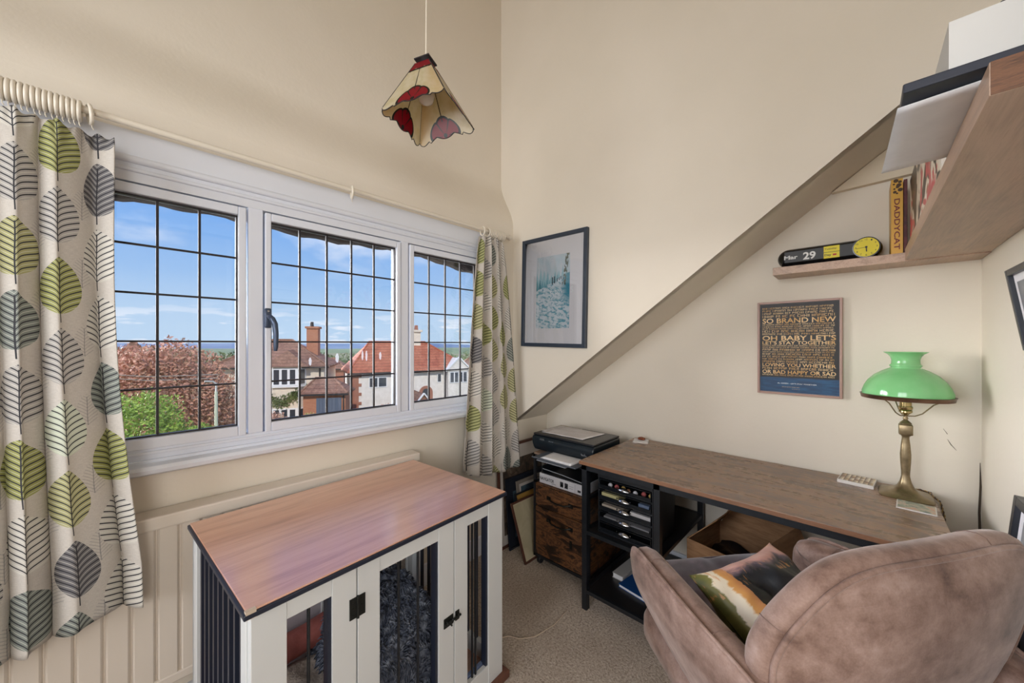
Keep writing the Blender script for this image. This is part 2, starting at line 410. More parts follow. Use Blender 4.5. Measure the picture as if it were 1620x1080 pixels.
# window_1: frame, sashes, panes, leads, architrave, sill
win = empty('window_1', ((WX0 + WX1) / 2, YA, WZ0), kind='structure')
GX = [(-.27, .292), (.402, .962), (1.063, 1.62)]
GZ0, GZ1, YG = 1.021, 1.842, 1.778
fr = MB()
fr.box(WX0, WX1, 1.752, 1.86, 1.89, WZ1 - .04); fr.box(WX0, WX1, 1.752, 1.86, WZ0 - .005, .985)
fr.box(.324, .374, 1.752, 1.86, .985, 1.89); fr.box(.988, 1.03, 1.752, 1.86, .985, 1.89)
fr.box(WX0, -.31, 1.752, 1.86, .985, 1.89); fr.box(1.65, WX1, 1.752, 1.86, .985, 1.89)
fr.build('window_frame', M_upvc, win, world=True, bevel=.003)
st = MB(); st.box(WX0, WX1, 1.744, 1.756, .965, .975); st.box(WX0, WX1, 1.738, 1.756, .935, .948)
st.build('frame_step', M_upvc, win, world=True, bevel=.002)
for gi, (a, b) in enumerate(GX):
    s_ = MB(); o_ = .026 if gi != 1 else .022
    yf = 1.747
    for (x0, x1, z0, z1) in ((a - o_, a, GZ0 - .038, GZ1 + .032), (b, b + o_, GZ0 - .038, GZ1 + .032), (a, b, GZ1, GZ1 + .032), (a, b, GZ0 - .038, GZ0)):
        s_.box(x0, x1, yf, 1.81, z0, z1)
    sash = s_.build('sash', M_upvc, win, world=True, bevel=.004)
    gk = MB()
    t = .005
    for (x0, x1, z0, z1) in ((a, a + t, GZ0, GZ1), (b - t, b, GZ0, GZ1), (a, b, GZ1 - t, GZ1), (a, b, GZ0, GZ0 + t)): gk.box(x0, x1, YG - .012, YG + .006, z0, z1)
    gk.build('glazing_gasket', M_lead, sash, world=True)
    MB().box(a, b, YG - .002, YG + .002, GZ0, GZ1).build('window_pane', M_glass, sash, world=True)
    ld = MB(); w = (b - a) / 5; hh = (GZ1 - GZ0) / 5
    for i in range(1, 5): ld.box(a + w * i - .0038, a + w * i + .0038, YG - .005, YG + .005, GZ0, GZ1)
    for i in range(1, 5): ld.box(a, b, YG - .0045, YG + .0045, GZ0 + hh * i - .0032, GZ0 + hh * i + .0032)
    ld.build('lead_bars', M_lead, sash, world=True)
ar = MB()
ar.box(WX0 - .05, WX1 + .04, 1.742, YA + .03, 1.945, 2.044)
ar.tube([(WX0 - .05, 1.742, 1.95), (WX1 + .04, 1.742, 1.95)], .012, 12)
ar.box(WX0 - .05, WX1 + .04, 1.746, YA + .03, 1.915, 1.94)
ar.tube([(WX0 - .05, 1.746, 1.918), (WX1 + .04, 1.746, 1.918)], .007, 12)
ar.box(WX0 - .05, WX1 + .04, 1.750, YA + .03, 1.88, 1.915)
ar.build('architrave', M_white, win, world=True, smooth=True)
sill = MB(); pr = [(1.80, .938), (1.72, .938), (1.706, .933), (1.700, .922), (1.704, .909), (1.715, .902), (1.80, .902)]
sill.prism([(WX0 - .05, y, z) for y, z in pr], (WX1 + .1 - WX0, 0, 0)); sill.build('window_sill', M_white, win, world=True, smooth=True)
# wiped marks left on the middle pane
sm_m = bpy.data.materials.new('wiped_glass_smear'); sm_m.use_nodes = True; _nt = sm_m.node_tree; _o = _nt.nodes['Material Output']; _t = _nt.nodes.new('ShaderNodeBsdfTransparent'); _d = _nt.nodes.new('ShaderNodeBsdfTranslucent'); _d.inputs[0].default_value = (.8, .8, .84, 1)
_mx = _nt.nodes.new('ShaderNodeMixShader'); _mx.inputs[0].default_value = .5; _nt.links.new(_t.outputs[0], _mx.inputs[1]); _nt.links.new(_d.outputs[0], _mx.inputs[2]); _nt.links.new(_mx.outputs[0], _o.inputs[0])
for (sx, sz_, w_, h_) in ((.672, 1.275, .016, .044), (.792, 1.285, .010, .050), (.812, 1.282, .010, .052), (.884, 1.280, .013, .040), (.556, 1.262, .012, .036)):
    q = MB(); n_ = 20; q.add([(sx + w_ / 2 * math.cos(2 * PI * k / n_) * (1 + .2 * math.sin(k * 2.3)), YG - .0026, sz_ + h_ / 2 * math.sin(2 * PI * k / n_)) for k in range(n_)], [tuple(range(n_))])
    q.build('pane_smear', sm_m, win, world=True)
# casement handle
hd = empty('window_handle', (.388, 1.742, 1.44)); hd.parent = win; hd.location = hd.location - win.location
mh = MB(); mh.box(.376, .400, 1.735, 1.748, 1.405, 1.485, ch=.005)
mh.tube([(.388, 1.738, 1.452), (.389, 1.715, 1.45), (.394, 1.700, 1.440), (.402, 1.697, 1.42), (.406, 1.698, 1.38), (.406, 1.700, 1.33), (.405, 1.701, 1.312)], [.009, .0095, .0105, .0105, .0095, .0085, .006], 12)
mh.build('handle_lever', M_handle, hd, world=True, smooth=True)
MB().lathe([(.004, 0), (.004, .002)], 12, M=Matrix.Translation((.388, 1.735, 1.473)) @ Matrix.Rotation(PI / 2, 4, 'X')).build('handle_screw', M_chrome, hd, world=True)
# unseen left window, added as an opening for the fill lamp
w2 = empty('added_window_2', (XL, (WY0 + WY1) / 2, LZ0), kind='structure')
f2 = MB()
for (y0, y1, z0, z1) in ((WY0, WY0 + .06, LZ0, LZ1), (WY1 - .06, WY1, LZ0, LZ1), (WY0, WY1, LZ0, LZ0 + .06), (WY0, WY1, LZ1 - .06, LZ1), ((WY0 + WY1) / 2 - .03, (WY0 + WY1) / 2 + .03, LZ0, LZ1)): f2.box(XL - .08, XL - .02, y0, y1, z0, z1)
f2.build('window_frame', M_upvc, w2, world=True, bevel=.004)
MB().box(XL - .052, XL - .048, WY0 + .06, WY1 - .06, LZ0 + .06, LZ1 - .06).build('window_pane', M_glass, w2, world=True)
# ragged roof edge outside, just above the panes
so_ = MB(); N = 90; P = []
for i in range(N + 1):
    x = -.6 + 2.5 * i / N; P.append((x, 1.95, 1.876 + .008 * math.sin(x * 7.3) + .005 * math.sin(x * 31) + .003 * noise.noise((x * 40, 0, 0)) - (.035 * max(0, (x - 1.35) / .3) if x > 1.35 else 0)))
so_.prism(P + [(1.9, 1.95, 2.0), (-.6, 1.95, 2.0)], (0, .05, 0))
S('trim_3', so_, simple('dark_weathered_verge', rgb(52, 44, 46), .9))

# ------------------------------------------------------------------ radiator
def make_radiator():
    X0, X1, Y0, Y1, Z0, Z1 = -.62, 1.045, 1.672, 1.752, .215, .775
    r = empty('radiator', ((X0 + X1) / 2, 1.70, Z0), label='long cream fluted radiator low under the window sill', cat='radiator')
    pts = []
    x = X0 + .02
    P = .0575
    while x < X1 - .02:
        for t in (0, .36, .42, .47, .53, .58, .64):
            y = Y0 + (.009 if .45 < t < .55 else 0.) + (.0035 if t in (.42, .58) else 0)
            pts.append((x + t * P, y))
        x += P
    mb = MB(); n = len(pts)
    vs = [(a, b, Z0 + .01) for a, b in pts] + [(a, b, Z1 - .03) for a, b in pts]
    mb.add(vs, [(i, i + 1, n + i + 1, n + i) for i in range(n - 1)])
    mb.build('fluted_panel', M_rad, r, world=True, solid=.002)
    MB().box(X0, X1, Y0 + .015, Y1, Z0 + .005, Z1 - .03).build('radiator_body', M_rad, r, world=True)
    MB().box(X0 - .004, X1 + .004, Y0 - .008, Y1, Z1 - .045, Z1, ch=.006).build('top_grille', M_rad, r, world=True)
    MB().box(X0, X1, Y0 - .004, Y1, Z0 - .012, Z0 + .02, ch=.005).build('bottom_rail', M_rad, r, world=True)
    for x in (X0 + .05, X1 - .05): MB().tube([(x, 1.72, Z0), (x, 1.72, 0)], .0075, 10).build('pipe', M_rad, r, world=True, smooth=True)
make_radiator()

# ------------------------------------------------------------------ curtains, rod and rings
RY, RZ = 1.69, 2.045
rod = empty('curtain_rod', (.6, RY, RZ), label='long ivory curtain rod running above the window', cat='curtain rod')
MB().tube([(-.75, RY, RZ), (1.735, RY, RZ)], .0105, 14).build('pole', M_rod, rod, world=True, smooth=True)
MB().lathe([(.001, 0), (.016, .004), (.018, .016), (.012, .026), (.010, .03)], 16, M=Matrix.Translation((1.755, RY, RZ)) @ Matrix.Rotation(-PI / 2, 4, 'Y')).build('finial', M_rod, rod, world=True, smooth=True)
bk = MB(); bk.tube([(1.722, RY, RZ - .004), (1.722, YA, RZ - .004)], .007, 10); bk.lathe([(.022, 0), (.022, .006), (.012, .01)], 18, M=Matrix.Translation((1.722, YA, RZ - .004)) @ Matrix.Rotation(PI / 2, 4, 'X'))
bk.build('bracket', M_rod, rod, world=True, smooth=True)
def make_ring(name='curtain_ring'):
    r = empty(name); MB().torus((0, 0, 0), (1, 0, 0), .0262, .0052, 28, 8).build('hoop', M_rod, r, smooth=True, angle=180)
    MB().tube([(0, 0, -.031), (0, 0, -.038), (.003, 0, -.044)], .0014, 6).build('eyelet', M_rod, r, smooth=True); return r
ring0 = make_ring()
used = False
def place_ring(x, rx, lab, grp=None, rz=0.):
    global used
    o = ring0 if not used else copy_tree(ring0); used = True
    o.location = (x, RY, RZ - .0100); o.rotation_euler = (0, rx, rz)
    if 'group' in o: del o['group']
    tag(o, lab, 'curtain ring', grp)
for i in range(14):
    place_ring(-.240 + i * .0105, .02 * math.sin(i * 2.1), 'white wooden ring packed in a row above the left curtain heading', 'packed rings over the left curtain')
place_ring(-.083, -.12, 'single white ring parted from the pack at the inner edge of the left curtain', rz=.15)
place_ring(.706, .03, 'lone white ring hanging alone on the middle of the curtain rod', rz=-.25)
place_ring(1.505, 0, 'ivory ring hanging slightly apart, innermost over the right curtain', rz=-.2)
for i in range(11): place_ring(1.545 + i * .0132, .03 * math.sin(i * 1.7), 'ivory ring bunched in a row above the right curtain heading', 'bunched rings over the right curtain')

def curtain(name, label, xt, xb, zt, zb, folds, fab_w, ytop, ybot, amp_t, amp_b, seed, edge=None, hem=None):
    rnd = random.Random(seed); ph = [rnd.uniform(0, 6.28) for _ in range(8)]
    NU, NV = folds * 26, 90; vs = []; uvs = []
    for j in range(NV + 1):
        v = j / NV
        for i in range(NU + 1):
            u = i / NU
            e = v ** .75
            x0 = xt[0] * (1 - e) + xb[0] * e; x1 = xt[1] * (1 - e) + xb[1] * e
            if edge: x1 += edge(v) * (u ** 3)
            w = u + .022 * math.sin(2 * PI * 1.5 * u + ph[0]) + .018 * math.sin(2 * PI * 3.2 * u + ph[1] + v * 1.2)
            amp = amp_t * (1 - e) + amp_b * e; amp *= .75 + .35 * math.sin(5.1 * u + ph[2] + v)
            th = 2 * PI * folds * w + .35 * math.sin(v * 3 + ph[3]) * v
            y = ytop * (1 - e) + ybot * e + amp * math.sin(th) + .18 * amp * math.sin(2 * th + ph[4])
            if v < .05: y += .006 * math.sin(2 * PI * folds * 3.1 * u) * (1 - v / .05)
            x = x0 + (x1 - x0) * u + amp * .42 * math.sin(2 * th) * .5
            zz0 = zt(u) if callable(zt) else zt; zz1 = (zb + (hem(u) if hem else 0))
            z = zz0 * (1 - v) + zz1 * v + (.004 * math.cos(th) if v > .95 else 0)
            if v < .03: z += .006 * math.sin(2 * PI * folds * 2 * u)
            vs.append((x, y, z)); uvs.append((u * fab_w, z))
    fs = [(j * (NU + 1) + i, j * (NU + 1) + i + 1, (j + 1) * (NU + 1) + i + 1, (j + 1) * (NU + 1) + i) for j in range(NV) for i in range(NU)]
    mb = MB(); mb.add(vs, fs)
    o = mb.build(name, M_curtain, smooth=True, angle=180, uv=uvs, solid=.002)
    return tag(o, label, 'curtain')
curtain('curtain', 'wide leaf printed curtain drawn to the left end of the window', (-.66, -.035), (-.66, .012), lambda u: 1.985 - .018 * u ** 3, .492, 8, 1.18, 1.664, 1.622, .017, .028, 3,
        edge=lambda v: -.03 * math.sin(PI * min(1, v * 1.1)) + .02 * v, hem=lambda u: .035 * (u ** 2) + .015 * math.sin(9 * u))
curtain('curtain', 'narrow leaf printed curtain gathered at the right end of the window', (1.46, 1.66), (1.315, 1.795), lambda u: 1.985 + .02 * math.sin(PI * u), .535, 4, .70, 1.672, 1.645, .015, .028, 11,
        hem=lambda u: .07 * (1 - u) ** 4)

# ------------------------------------------------------------------ pendant shade
def make_pendant():
    C0 = Vector((.708, 1.062, 2.11))
    r = empty('pendant_lamp', (C0.x, C0.y, 2.11), label='stained glass pyramid pendant with red flowers hanging on a white cord', cat='pendant lamp')
    m = Mat('stained_glass', None, .25); u, v, _ = m.coord('UV')   # u -1..1 across at the bottom edge, v 0 bottom..1 top
    n = m.noise(m.vec(u, v * 2, 0.), 3, 4)
    cream = m.mix(n.sm(.35, .65), rgb(216, 204, 166), rgb(226, 216, 190)); cream = m.mix(u.sm(.2, .9, 0, .5), cream, rgb(214, 182, 130))
    # flower: five petals fanning up from the bottom centre
    fx = u; fy = (v - .04) * 2.0
    rr = (fx * fx + fy * fy).sqrt(); an = fx.atan2(fy)
    pet = (an * 2.1).sin().abs() if False else ((an * 2.6)._m('COSINE')).abs()
    R = pet * .10 + .46
    flower = rr.lt(R)
    petl = pet.lt(.16) * rr.lt(R) * rr.gt(.1)
    rim = ((rr - R).abs()).lt(.035)
    band = v.gt(.80 - (u * 8)._m('COSINE') * .03)
    red = rgb(150, 14, 34)
    c = m.mix(flower, cream, red); c = m.mix(band, c, rgb(150, 20, 40))
    lead = rim.max(petl)
    lead = lead.max((v - (.80)).abs().lt(.02)).max((u.abs() - .0).abs().lt(.022) * v.gt(.25) * v.lt(.8)).max(rr.lt(.07))
    c = m.mix(lead, c, rgb(36, 30, 28)); m.color(c)
    nt = m.nt; tr = nt.nodes.new('ShaderNodeBsdfTranslucent'); nt.links.new(c.k, tr.inputs[0]); mx = nt.nodes.new('ShaderNodeMixShader'); mx.inputs[0].default_value = .45
    nt.links.new(m.b.outputs[0], mx.inputs[1]); nt.links.new(tr.outputs[0], mx.inputs[2]); nt.links.new(mx.outputs[0], m.out.inputs[0])
    ang = math.radians(-75.3 + 8)
    tilt = Matrix.Translation(C0) @ Matrix.Rotation(math.radians(-4), 4, 'X') @ Matrix.Rotation(math.radians(-3), 4, 'Y')
    hb, ht, H = .109, .026, .175
    Rz = Matrix.Rotation(math.radians(-67.3 + 90), 4, 'Z')
    lead_m = M_lead
    # find corner azimuths from the photographed square: corners at about 198, 249+... degrees
    base_az = math.atan2(1.111 - C0.y, .565 - C0.x)
    corners = [base_az + k * PI / 2 for k in range(4)]
    rb = hb * math.sqrt(2); rt = ht * math.sqrt(2)
    cb = [Vector((rb * math.cos(a), rb * math.sin(a), 0)) for a in corners]; ct = [Vector((rt * math.cos(a), rt * math.sin(a), H)) for a in corners]
    for k in range(4):
        a, b, c_, d = cb[k], cb[(k + 1) % 4], ct[(k + 1) % 4], ct[k]
        NU, NV = 32, 12; vs = []; uv = []
        for j in range(NV + 1):
            for i in range(NU + 1):
                uu = i / NU; vv = j / NV
                q = abs(uu * 2 - 1)
                sc_ = -.022 * (math.exp(-((q - .82) / .2) ** 2) * .9 + .55 * abs(math.cos(uu * 2 * PI * 1.5 + PI / 2)) * (q < .6)) * (1 - vv) ** 2 
                if q > .985: sc_ *= .45
                lo = a.lerp(b, uu); hi = d.lerp(c_, uu); p = lo.lerp(hi, vv) + (lo - hi).normalized() * (-sc_)
                vs.append((tilt @ p)[:]); uv.append((uu * 2 - 1, vv))
        fs = [(j * (NU + 1) + i, j * (NU + 1) + i + 1, (j + 1) * (NU + 1) + i + 1, (j + 1) * (NU + 1) + i) for j in range(NV) for i in range(NU)]
        mb = MB(); mb.add(vs, fs); mb.build('glass_panel', m, r, world=True, uv=uv, solid=.002)
        e = MB(); e.tube([(tilt @ a)[:], (tilt @ d)[:]], .002, 6); e.tube([vs[i] for i in range(NU + 1)], .0016, 6)
        e.build('lead_came', lead_m, r, world=True, smooth=True)
    cap = MB(); cap.loft([[(tilt @ (p * 1.08)) [:] for p in ct], [(tilt @ (p * 1.08 + Vector((0, 0, .004))))[:] for p in ct]]); cap.build('top_cap', lead_m, r, world=True)
    t0 = tilt @ Vector((0, 0, H))
    MB().lathe([(.019, -.045), (.019, -.01), (.015, .004), (.008, .022), (.004, .03)], 16, (t0.x, t0.y, t0.z)).build('lamp_holder', M_white, r, world=True, smooth=True)
    MB().lathe([(.012, 0), (.014, -.015), (.028, -.045), (.030, -.06), (.022, -.08), (.005, -.09)], 18, (t0.x, t0.y, t0.z - .04)).build('bulb', simple('opal_bulb', rgb(226, 220, 212), .2), r, world=True, smooth=True)
    MB().tube([(t0.x, t0.y, t0.z + .025), (t0.x + .002, t0.y, t0.z + .3), (t0.x, t0.y, ZC - .03)], .0026, 8).build('cord', M_rod, r, world=True, smooth=True)
    MB().lathe([(.045, 0), (.045, -.012), (.02, -.03), (.004, -.035)], 24, (t0.x, t0.y, ZC)).build('ceiling_rose', M_white, r, world=True, smooth=True)
make_pendant()

# ------------------------------------------------------------------ dog crate
def make_crate():
    L, Wd, Ht = .855, .605, .75
    r = empty('dog_crate', (.183, .986, 0), math.atan2(.056, .86), label='off-white furniture dog crate with reddish wood top and black bars', cat='dog crate')
    # local: x along the front, y to the back
    MB().box(-.012, L + .012, -.012, Wd + .012, .732, .746).build('edge_band', M_navy, r, bevel=.003, label='dark navy edge under the top')
    top = MB().box(-.006, L + .006, -.008, Wd + .010, .7455, .7505).build('top_board', M_cratetop, r, bevel=.002)
    c = MB(); c.box(-.008, .012, -.0115, .0, .733, .7512); c.build('chipped_corner', simple('pale_chipped_board', rgb(196, 178, 160), .8), r)
    T = .022
    def frame(name, xs, rails=True):
        m = MB(); m.box(xs[0], xs[1], 0, T, .03, .73); m.box(xs[2], xs[3], 0, T, .03, .73)
        m.box(xs[1], xs[2], .002, T - .002, .682, .73); m.box(xs[1], xs[2], .002, T - .002, .03, .105)
        o = m.build(name, M_crate, r, bevel=.0015); return o
    def dark(x0, x1, par):
        m = MB(); m.box(x1 - .010, x1 + .0, .006, T + .008, .105, .682); m.build('bar_stop', M_navy, par)
    def bars(xs, par):
        for x in xs: MB().tube([(x, .014, .10), (x, .014, .69)], .0042, 8).build('bar', M_black, par, smooth=True)
    A = frame('left_front_panel', (.004, .077, .183, .248)); dark(.077, .183, A); bars((.130,), A)
    B = frame('door', (.252, .318, .532, .597)); dark(.318, .532, B); bars((.388, .458), B)
    D = frame('right_front_panel', (.601, .662, .772, .851)); dark(.662, .772, D); bars((.698, .715), D)
    # hinge and bolt
    for z in (.62, .16):
        h = MB(); h.box(.228, .248, -.003, 0, z - .028, z + .028); h.box(.252, .272, -.003, 0, z - .028, z + .028); h.tube([(.25, -.004, z - .03), (.25, -.004, z + .03)], .004, 8)
        for dx in (-.012, .012):
            for dz in (-.018, 0, .018): h.lathe([(.0022, 0), (.0022, .0015)], 8, M=Matrix.Translation((.25 + dx, -.003, z + dz)) @ Matrix.Rotation(PI / 2, 4, 'X'))
        h.build('hinge', M_iron, B)
    b = MB(); z = .392
    b.box(.552, .592, -.003, 0, z - .016, z + .016); b.box(.603, .620, -.003, 0, z - .016, z + .016); b.tube([(.552, -.008, z), (.622, -.008, z)], .004, 10)
    for x in (.560, .584, .611): b.torus((x, -.006, z), (1, 0, 0), .006, .0022, 12, 6)
    b.tube([(.572, -.008, z), (.572, -.02, z - .006)], .003, 8); b.build('bolt_latch', M_iron, B, smooth=True)
    # side panels
    for nm, x0, x1 in (('left_side_panel', 0, T), ('right_side_panel', L - T, L)):
        s = MB(); s.box(x0, x1, T, .062, .03, .73); s.box(x0, x1, Wd - .06, Wd, .03, .73); s.box(x0, x1, .062, Wd - .06, .705, .73); s.box(x0, x1, .062, Wd - .06, .03, .10)
        sp = s.build(nm, M_crate, r, bevel=.0015); xm = (x0 + x1) / 2
        n = 9
        for i in range(n):
            y = .062 + (Wd - .122) * (i + .5) / n
            MB().box(xm - .005, xm + .005, y - .007, y + .007, .09, .71).build('bar', M_navy, sp)
    bp = MB(); bp.box(0, L, Wd - T, Wd, .03, .09); bp.box(0, L, Wd - T, Wd, .70, .73); bp.box(0, .05, Wd - T, Wd, .03, .73); bp.box(L - .05, L, Wd - T, Wd, .03, .73); bp.box(L * .5 - .03, L * .5 + .03, Wd - T, Wd, .03, .73)
    bpo = bp.build('back_panel', M_crate, r, bevel=.0015)
    MB().box(.05, .60, Wd - T + .004, Wd - .004, .09, .70).build('back_board', M_cratein, bpo)
    for i in range(3):
        x = .64 + i * .065; MB().tube([(x, Wd - .012, .08), (x, Wd - .012, .71)], .004, 8).build('bar', M_black, bpo, smooth=True)
    MB().box(-.018, L + .022, -.018, Wd + .01, .0, .03).build('base_board', M_drawer if False else simple('red_brown_plinth', rgb(104, 66, 52), .45), r, bevel=.004, label='reddish brown base board')
    MB().box(T, L - T, T, Wd - T, .031, .036).build('tray_floor', M_cratetop, r)
    # dividing inner rails in grey blue seen low on the right
    MB().box(.64, L - T - .002, T + .002, T + .014, .036, .11).build('inner_rail', simple('grey_blue_plastic', rgb(104, 118, 150), .5), r)
    return r
crate = make_crate()
CR = wmat(crate)
# bed: plump cream fleece cushion in a dusty pink rim
def bed():
    r = empty('dog_bed', tuple((CR @ Vector((.315, .312, .037)))[:]), crate.rotation_euler.z, label='cream fleece dog bed with pink rim inside the crate', cat='dog bed')
    pm = speck('dusty_pink_velour', rgb(138, 74, 68), rgb(160, 92, 84), 30, .9, 0, .4); fm = speck('cream_fleece', rgb(176, 162, 150), rgb(208, 196, 184), 90, .95, 0, .9)
    def lump(cx, cy, sx, sy, h0, h1, amp, seed):
        def f(u, v):
            t = u * 2 * PI; a = 1 if v < .7 else max(0., math.cos((v - .7) / .3 * PI / 2))
            rx = sx * (abs(math.cos(t)) ** .5) * (1 if math.cos(t) > 0 else -1); ry = sy * (abs(math.sin(t)) ** .5) * (1 if math.sin(t) > 0 else -1)
            k = (.92 + .08 * math.sin(min(v / .7, 1) * PI)) * (a if v >= .7 else 1)
            z = h0 + (h1 - h0) * min(v / .7, 1) + (0.03 * math.sin((v - .7) / .3 * PI / 2) if v >= .7 else 0)
            p = Vector((cx + rx * k, cy + ry * k, z)); d = noise.noise(p * 9 + Vector((seed, 0, 0))) * amp
            return p + Vector((d * .5 if v < .7 else 0, d * .5 if v < .7 else 0, d * (v > .3)))
        return MB().grid(f, 64, 24)
    # rim: rises toward the back
    rim = MB(); pts = []
    for i in range(48):
        t = 2 * PI * i / 48; x = .225 * (abs(math.cos(t)) ** .6) * (1 if math.cos(t) > 0 else -1); y = .205 * (abs(math.sin(t)) ** .6) * (1 if math.sin(t) > 0 else -1)
        pts.append((x, y, .080 + .12 * (y / .235 * .5 + .5) ** .8))
    rim.tube(pts, [.048 + .004 * math.sin(i * 1.9) for i in range(48)], 14, closed=True)
    rim.build('pink_rim', pm, r, smooth=True, angle=180)
    lump(0, -.01, .205, .185, .0, .13, .05, 2).build('fleece_cushion', fm, r, smooth=True, angle=180)
bed()
def blanket():
    c0 = CR @ Vector((.555, .345, .037))
    r = empty('fluffy_blanket', c0[:], crate.rotation_euler.z, label='shaggy blue-grey fluffy blanket heaped behind the crate door', cat='blanket')
    fm = Mat('shaggy_blue_grey_fur', None, .9, 0, .2); x, y, z = fm.coord(); v = fm.vec(x, y, z)
    fm.color(fm.ramp(fm.noise(v, 38, 4, .6), [(.3, rgb(46, 50, 62)), (.5, rgb(86, 92, 106)), (.7, rgb(140, 146, 158))]))
    def surf(u, v_):
        x = -.24 + .38 * u; y = -.285 + .49 * v_
        e = min(1, 4.5 * min(u, 1 - u, v_ * 1.6, (1 - v_)) + .02) ** .5
        h = .18 + .22 * (.5 + .5 * math.sin(v_ * 3.0 - .4)) * (.5 + .55 * u) + .05 * noise.noise((x * 9, y * 9, 1.)) 
        return Vector((x + .01 * noise.noise((x * 20, y * 20, 5)), y, max(.004, h * e)))
    MB().grid(surf, 60, 70).build('blanket_base', fm, r, smooth=True, angle=180)
    mb = MB(); rn = random.Random(5); vs = []; fs = []
    for i in range(9000):
        u, v_ = rn.random(), rn.random(); p = surf(u, v_); a = surf(min(1, u + .01), v_) - p; b = surf(u, min(1, v_ + .01)) - p
        n = a.cross(b)
        if n.length < 1e-9: continue
        n.normalize(); d = (n * .75 + Vector((noise.noise(p * 22), noise.noise(p * 22 + Vector((9, 0, 0))), noise.noise(p * 22 + Vector((0, 9, 0))) - .15)) * 1.6).normalized()
        s = d.orthogonal().normalized(); t = d.cross(s); L = rn.uniform(.016, .032); w = rn.uniform(.0022, .004)
        mid = p + d * L * .6; tip = p + d * L + Vector((0, 0, -.35 * L)) + t * rn.uniform(-.004, .004)
        k = len(vs); vs += [(p + s * w)[:], (p - s * w * .5 + t * w)[:], (p - s * w * .5 - t * w)[:], (mid + s * w)[:], (mid - s * w * .5 + t * w)[:], (mid - s * w * .5 - t * w)[:], tip[:]]
        fs += [(k, k + 1, k + 4, k + 3), (k + 1, k + 2, k + 5, k + 4), (k + 2, k, k + 3, k + 5), (k + 3, k + 4, k + 6), (k + 4, k + 5, k + 6), (k + 5, k + 3, k + 6)]
    mb.add(vs, fs); mb.build('fur_pile', fm, r, smooth=True, angle=180, kind='stuff')
blanket()

# ------------------------------------------------------------------ framed pictures
def frame4(mb, P, xd, yd, n, w, h, fw, d):
    """picture frame bars: P lower left corner (back plane), xd right, yd up, n towards the viewer"""
    P = Vector(P); xd = Vector(xd); yd = Vector(yd); n = Vector(n)
    def bx(a0, a1, b0, b1):
        c = [P + xd * a + yd * b for a, b in ((a0, b0), (a1, b0), (a1, b1), (a0, b1))]
        mb.prism(c, n * d)
    bx(0, fw, 0, h); bx(w - fw, w, 0, h); bx(fw, w - fw, 0, fw); bx(fw, w - fw, h - fw, h)
    return mb
def panel(P, xd, yd, n, a0, a1, b0, b1, d0, d1):
    P = Vector(P); xd = Vector(xd); yd = Vector(yd); n = Vector(n)
    return MB().prism([P + xd * a + yd * b + n * d0 for a, b in ((a0, b0), (a1, b0), (a1, b1), (a0, b1))], n * (d1 - d0))
def picture(name, label, P, xd, yd, w, h, fw, d, m_frame, m_mat, m_art, mat_in=(.03, .03, .03, .03), glassy=False, fname='frame', cat='picture frame', uv_art=True, gl=None):
    xd = Vector(xd).normalized(); yd = Vector(yd).normalized(); n = xd.cross(yd).normalized(); P = Vector(P)
    r = empty(name, (P + xd * w / 2)[:], label=label, cat=cat)
    frame4(MB(), P, xd, yd, n, w, h, fw, d).build(fname, m_frame, r, world=True, bevel=.0015)
    if m_mat: panel(P, xd, yd, n, fw * .6, w - fw * .6, fw * .6, h - fw * .6, .001, d * .45).build('mount', m_mat, r, world=True)
    l, rr, b, t = mat_in
    a0, a1, b0, b1 = fw + l, w - fw - rr, fw + b, h - fw - t
    z = d * .45 + .0006
    mb = MB(); q = [P + xd * a + yd * c + n * z for a, c in ((a0, b0), (a1, b0), (a1, b1), (a0, b1))]
    mb.add([p[:] for p in q], [(0, 1, 2, 3)])
    o = mb.build('print', m_art, r, world=True, uv=[(0, 0), (1, 0), (1, 1), (0, 1)])
    if glassy: panel(P, xd, yd, n, fw * .7, w - fw * .7, fw * .7, h - fw * .7, d * .45 + .003, d * .45 + .0045).build('picture_glass', gl or M_picglass, r, world=True)
    return r, P, xd, yd, n, z
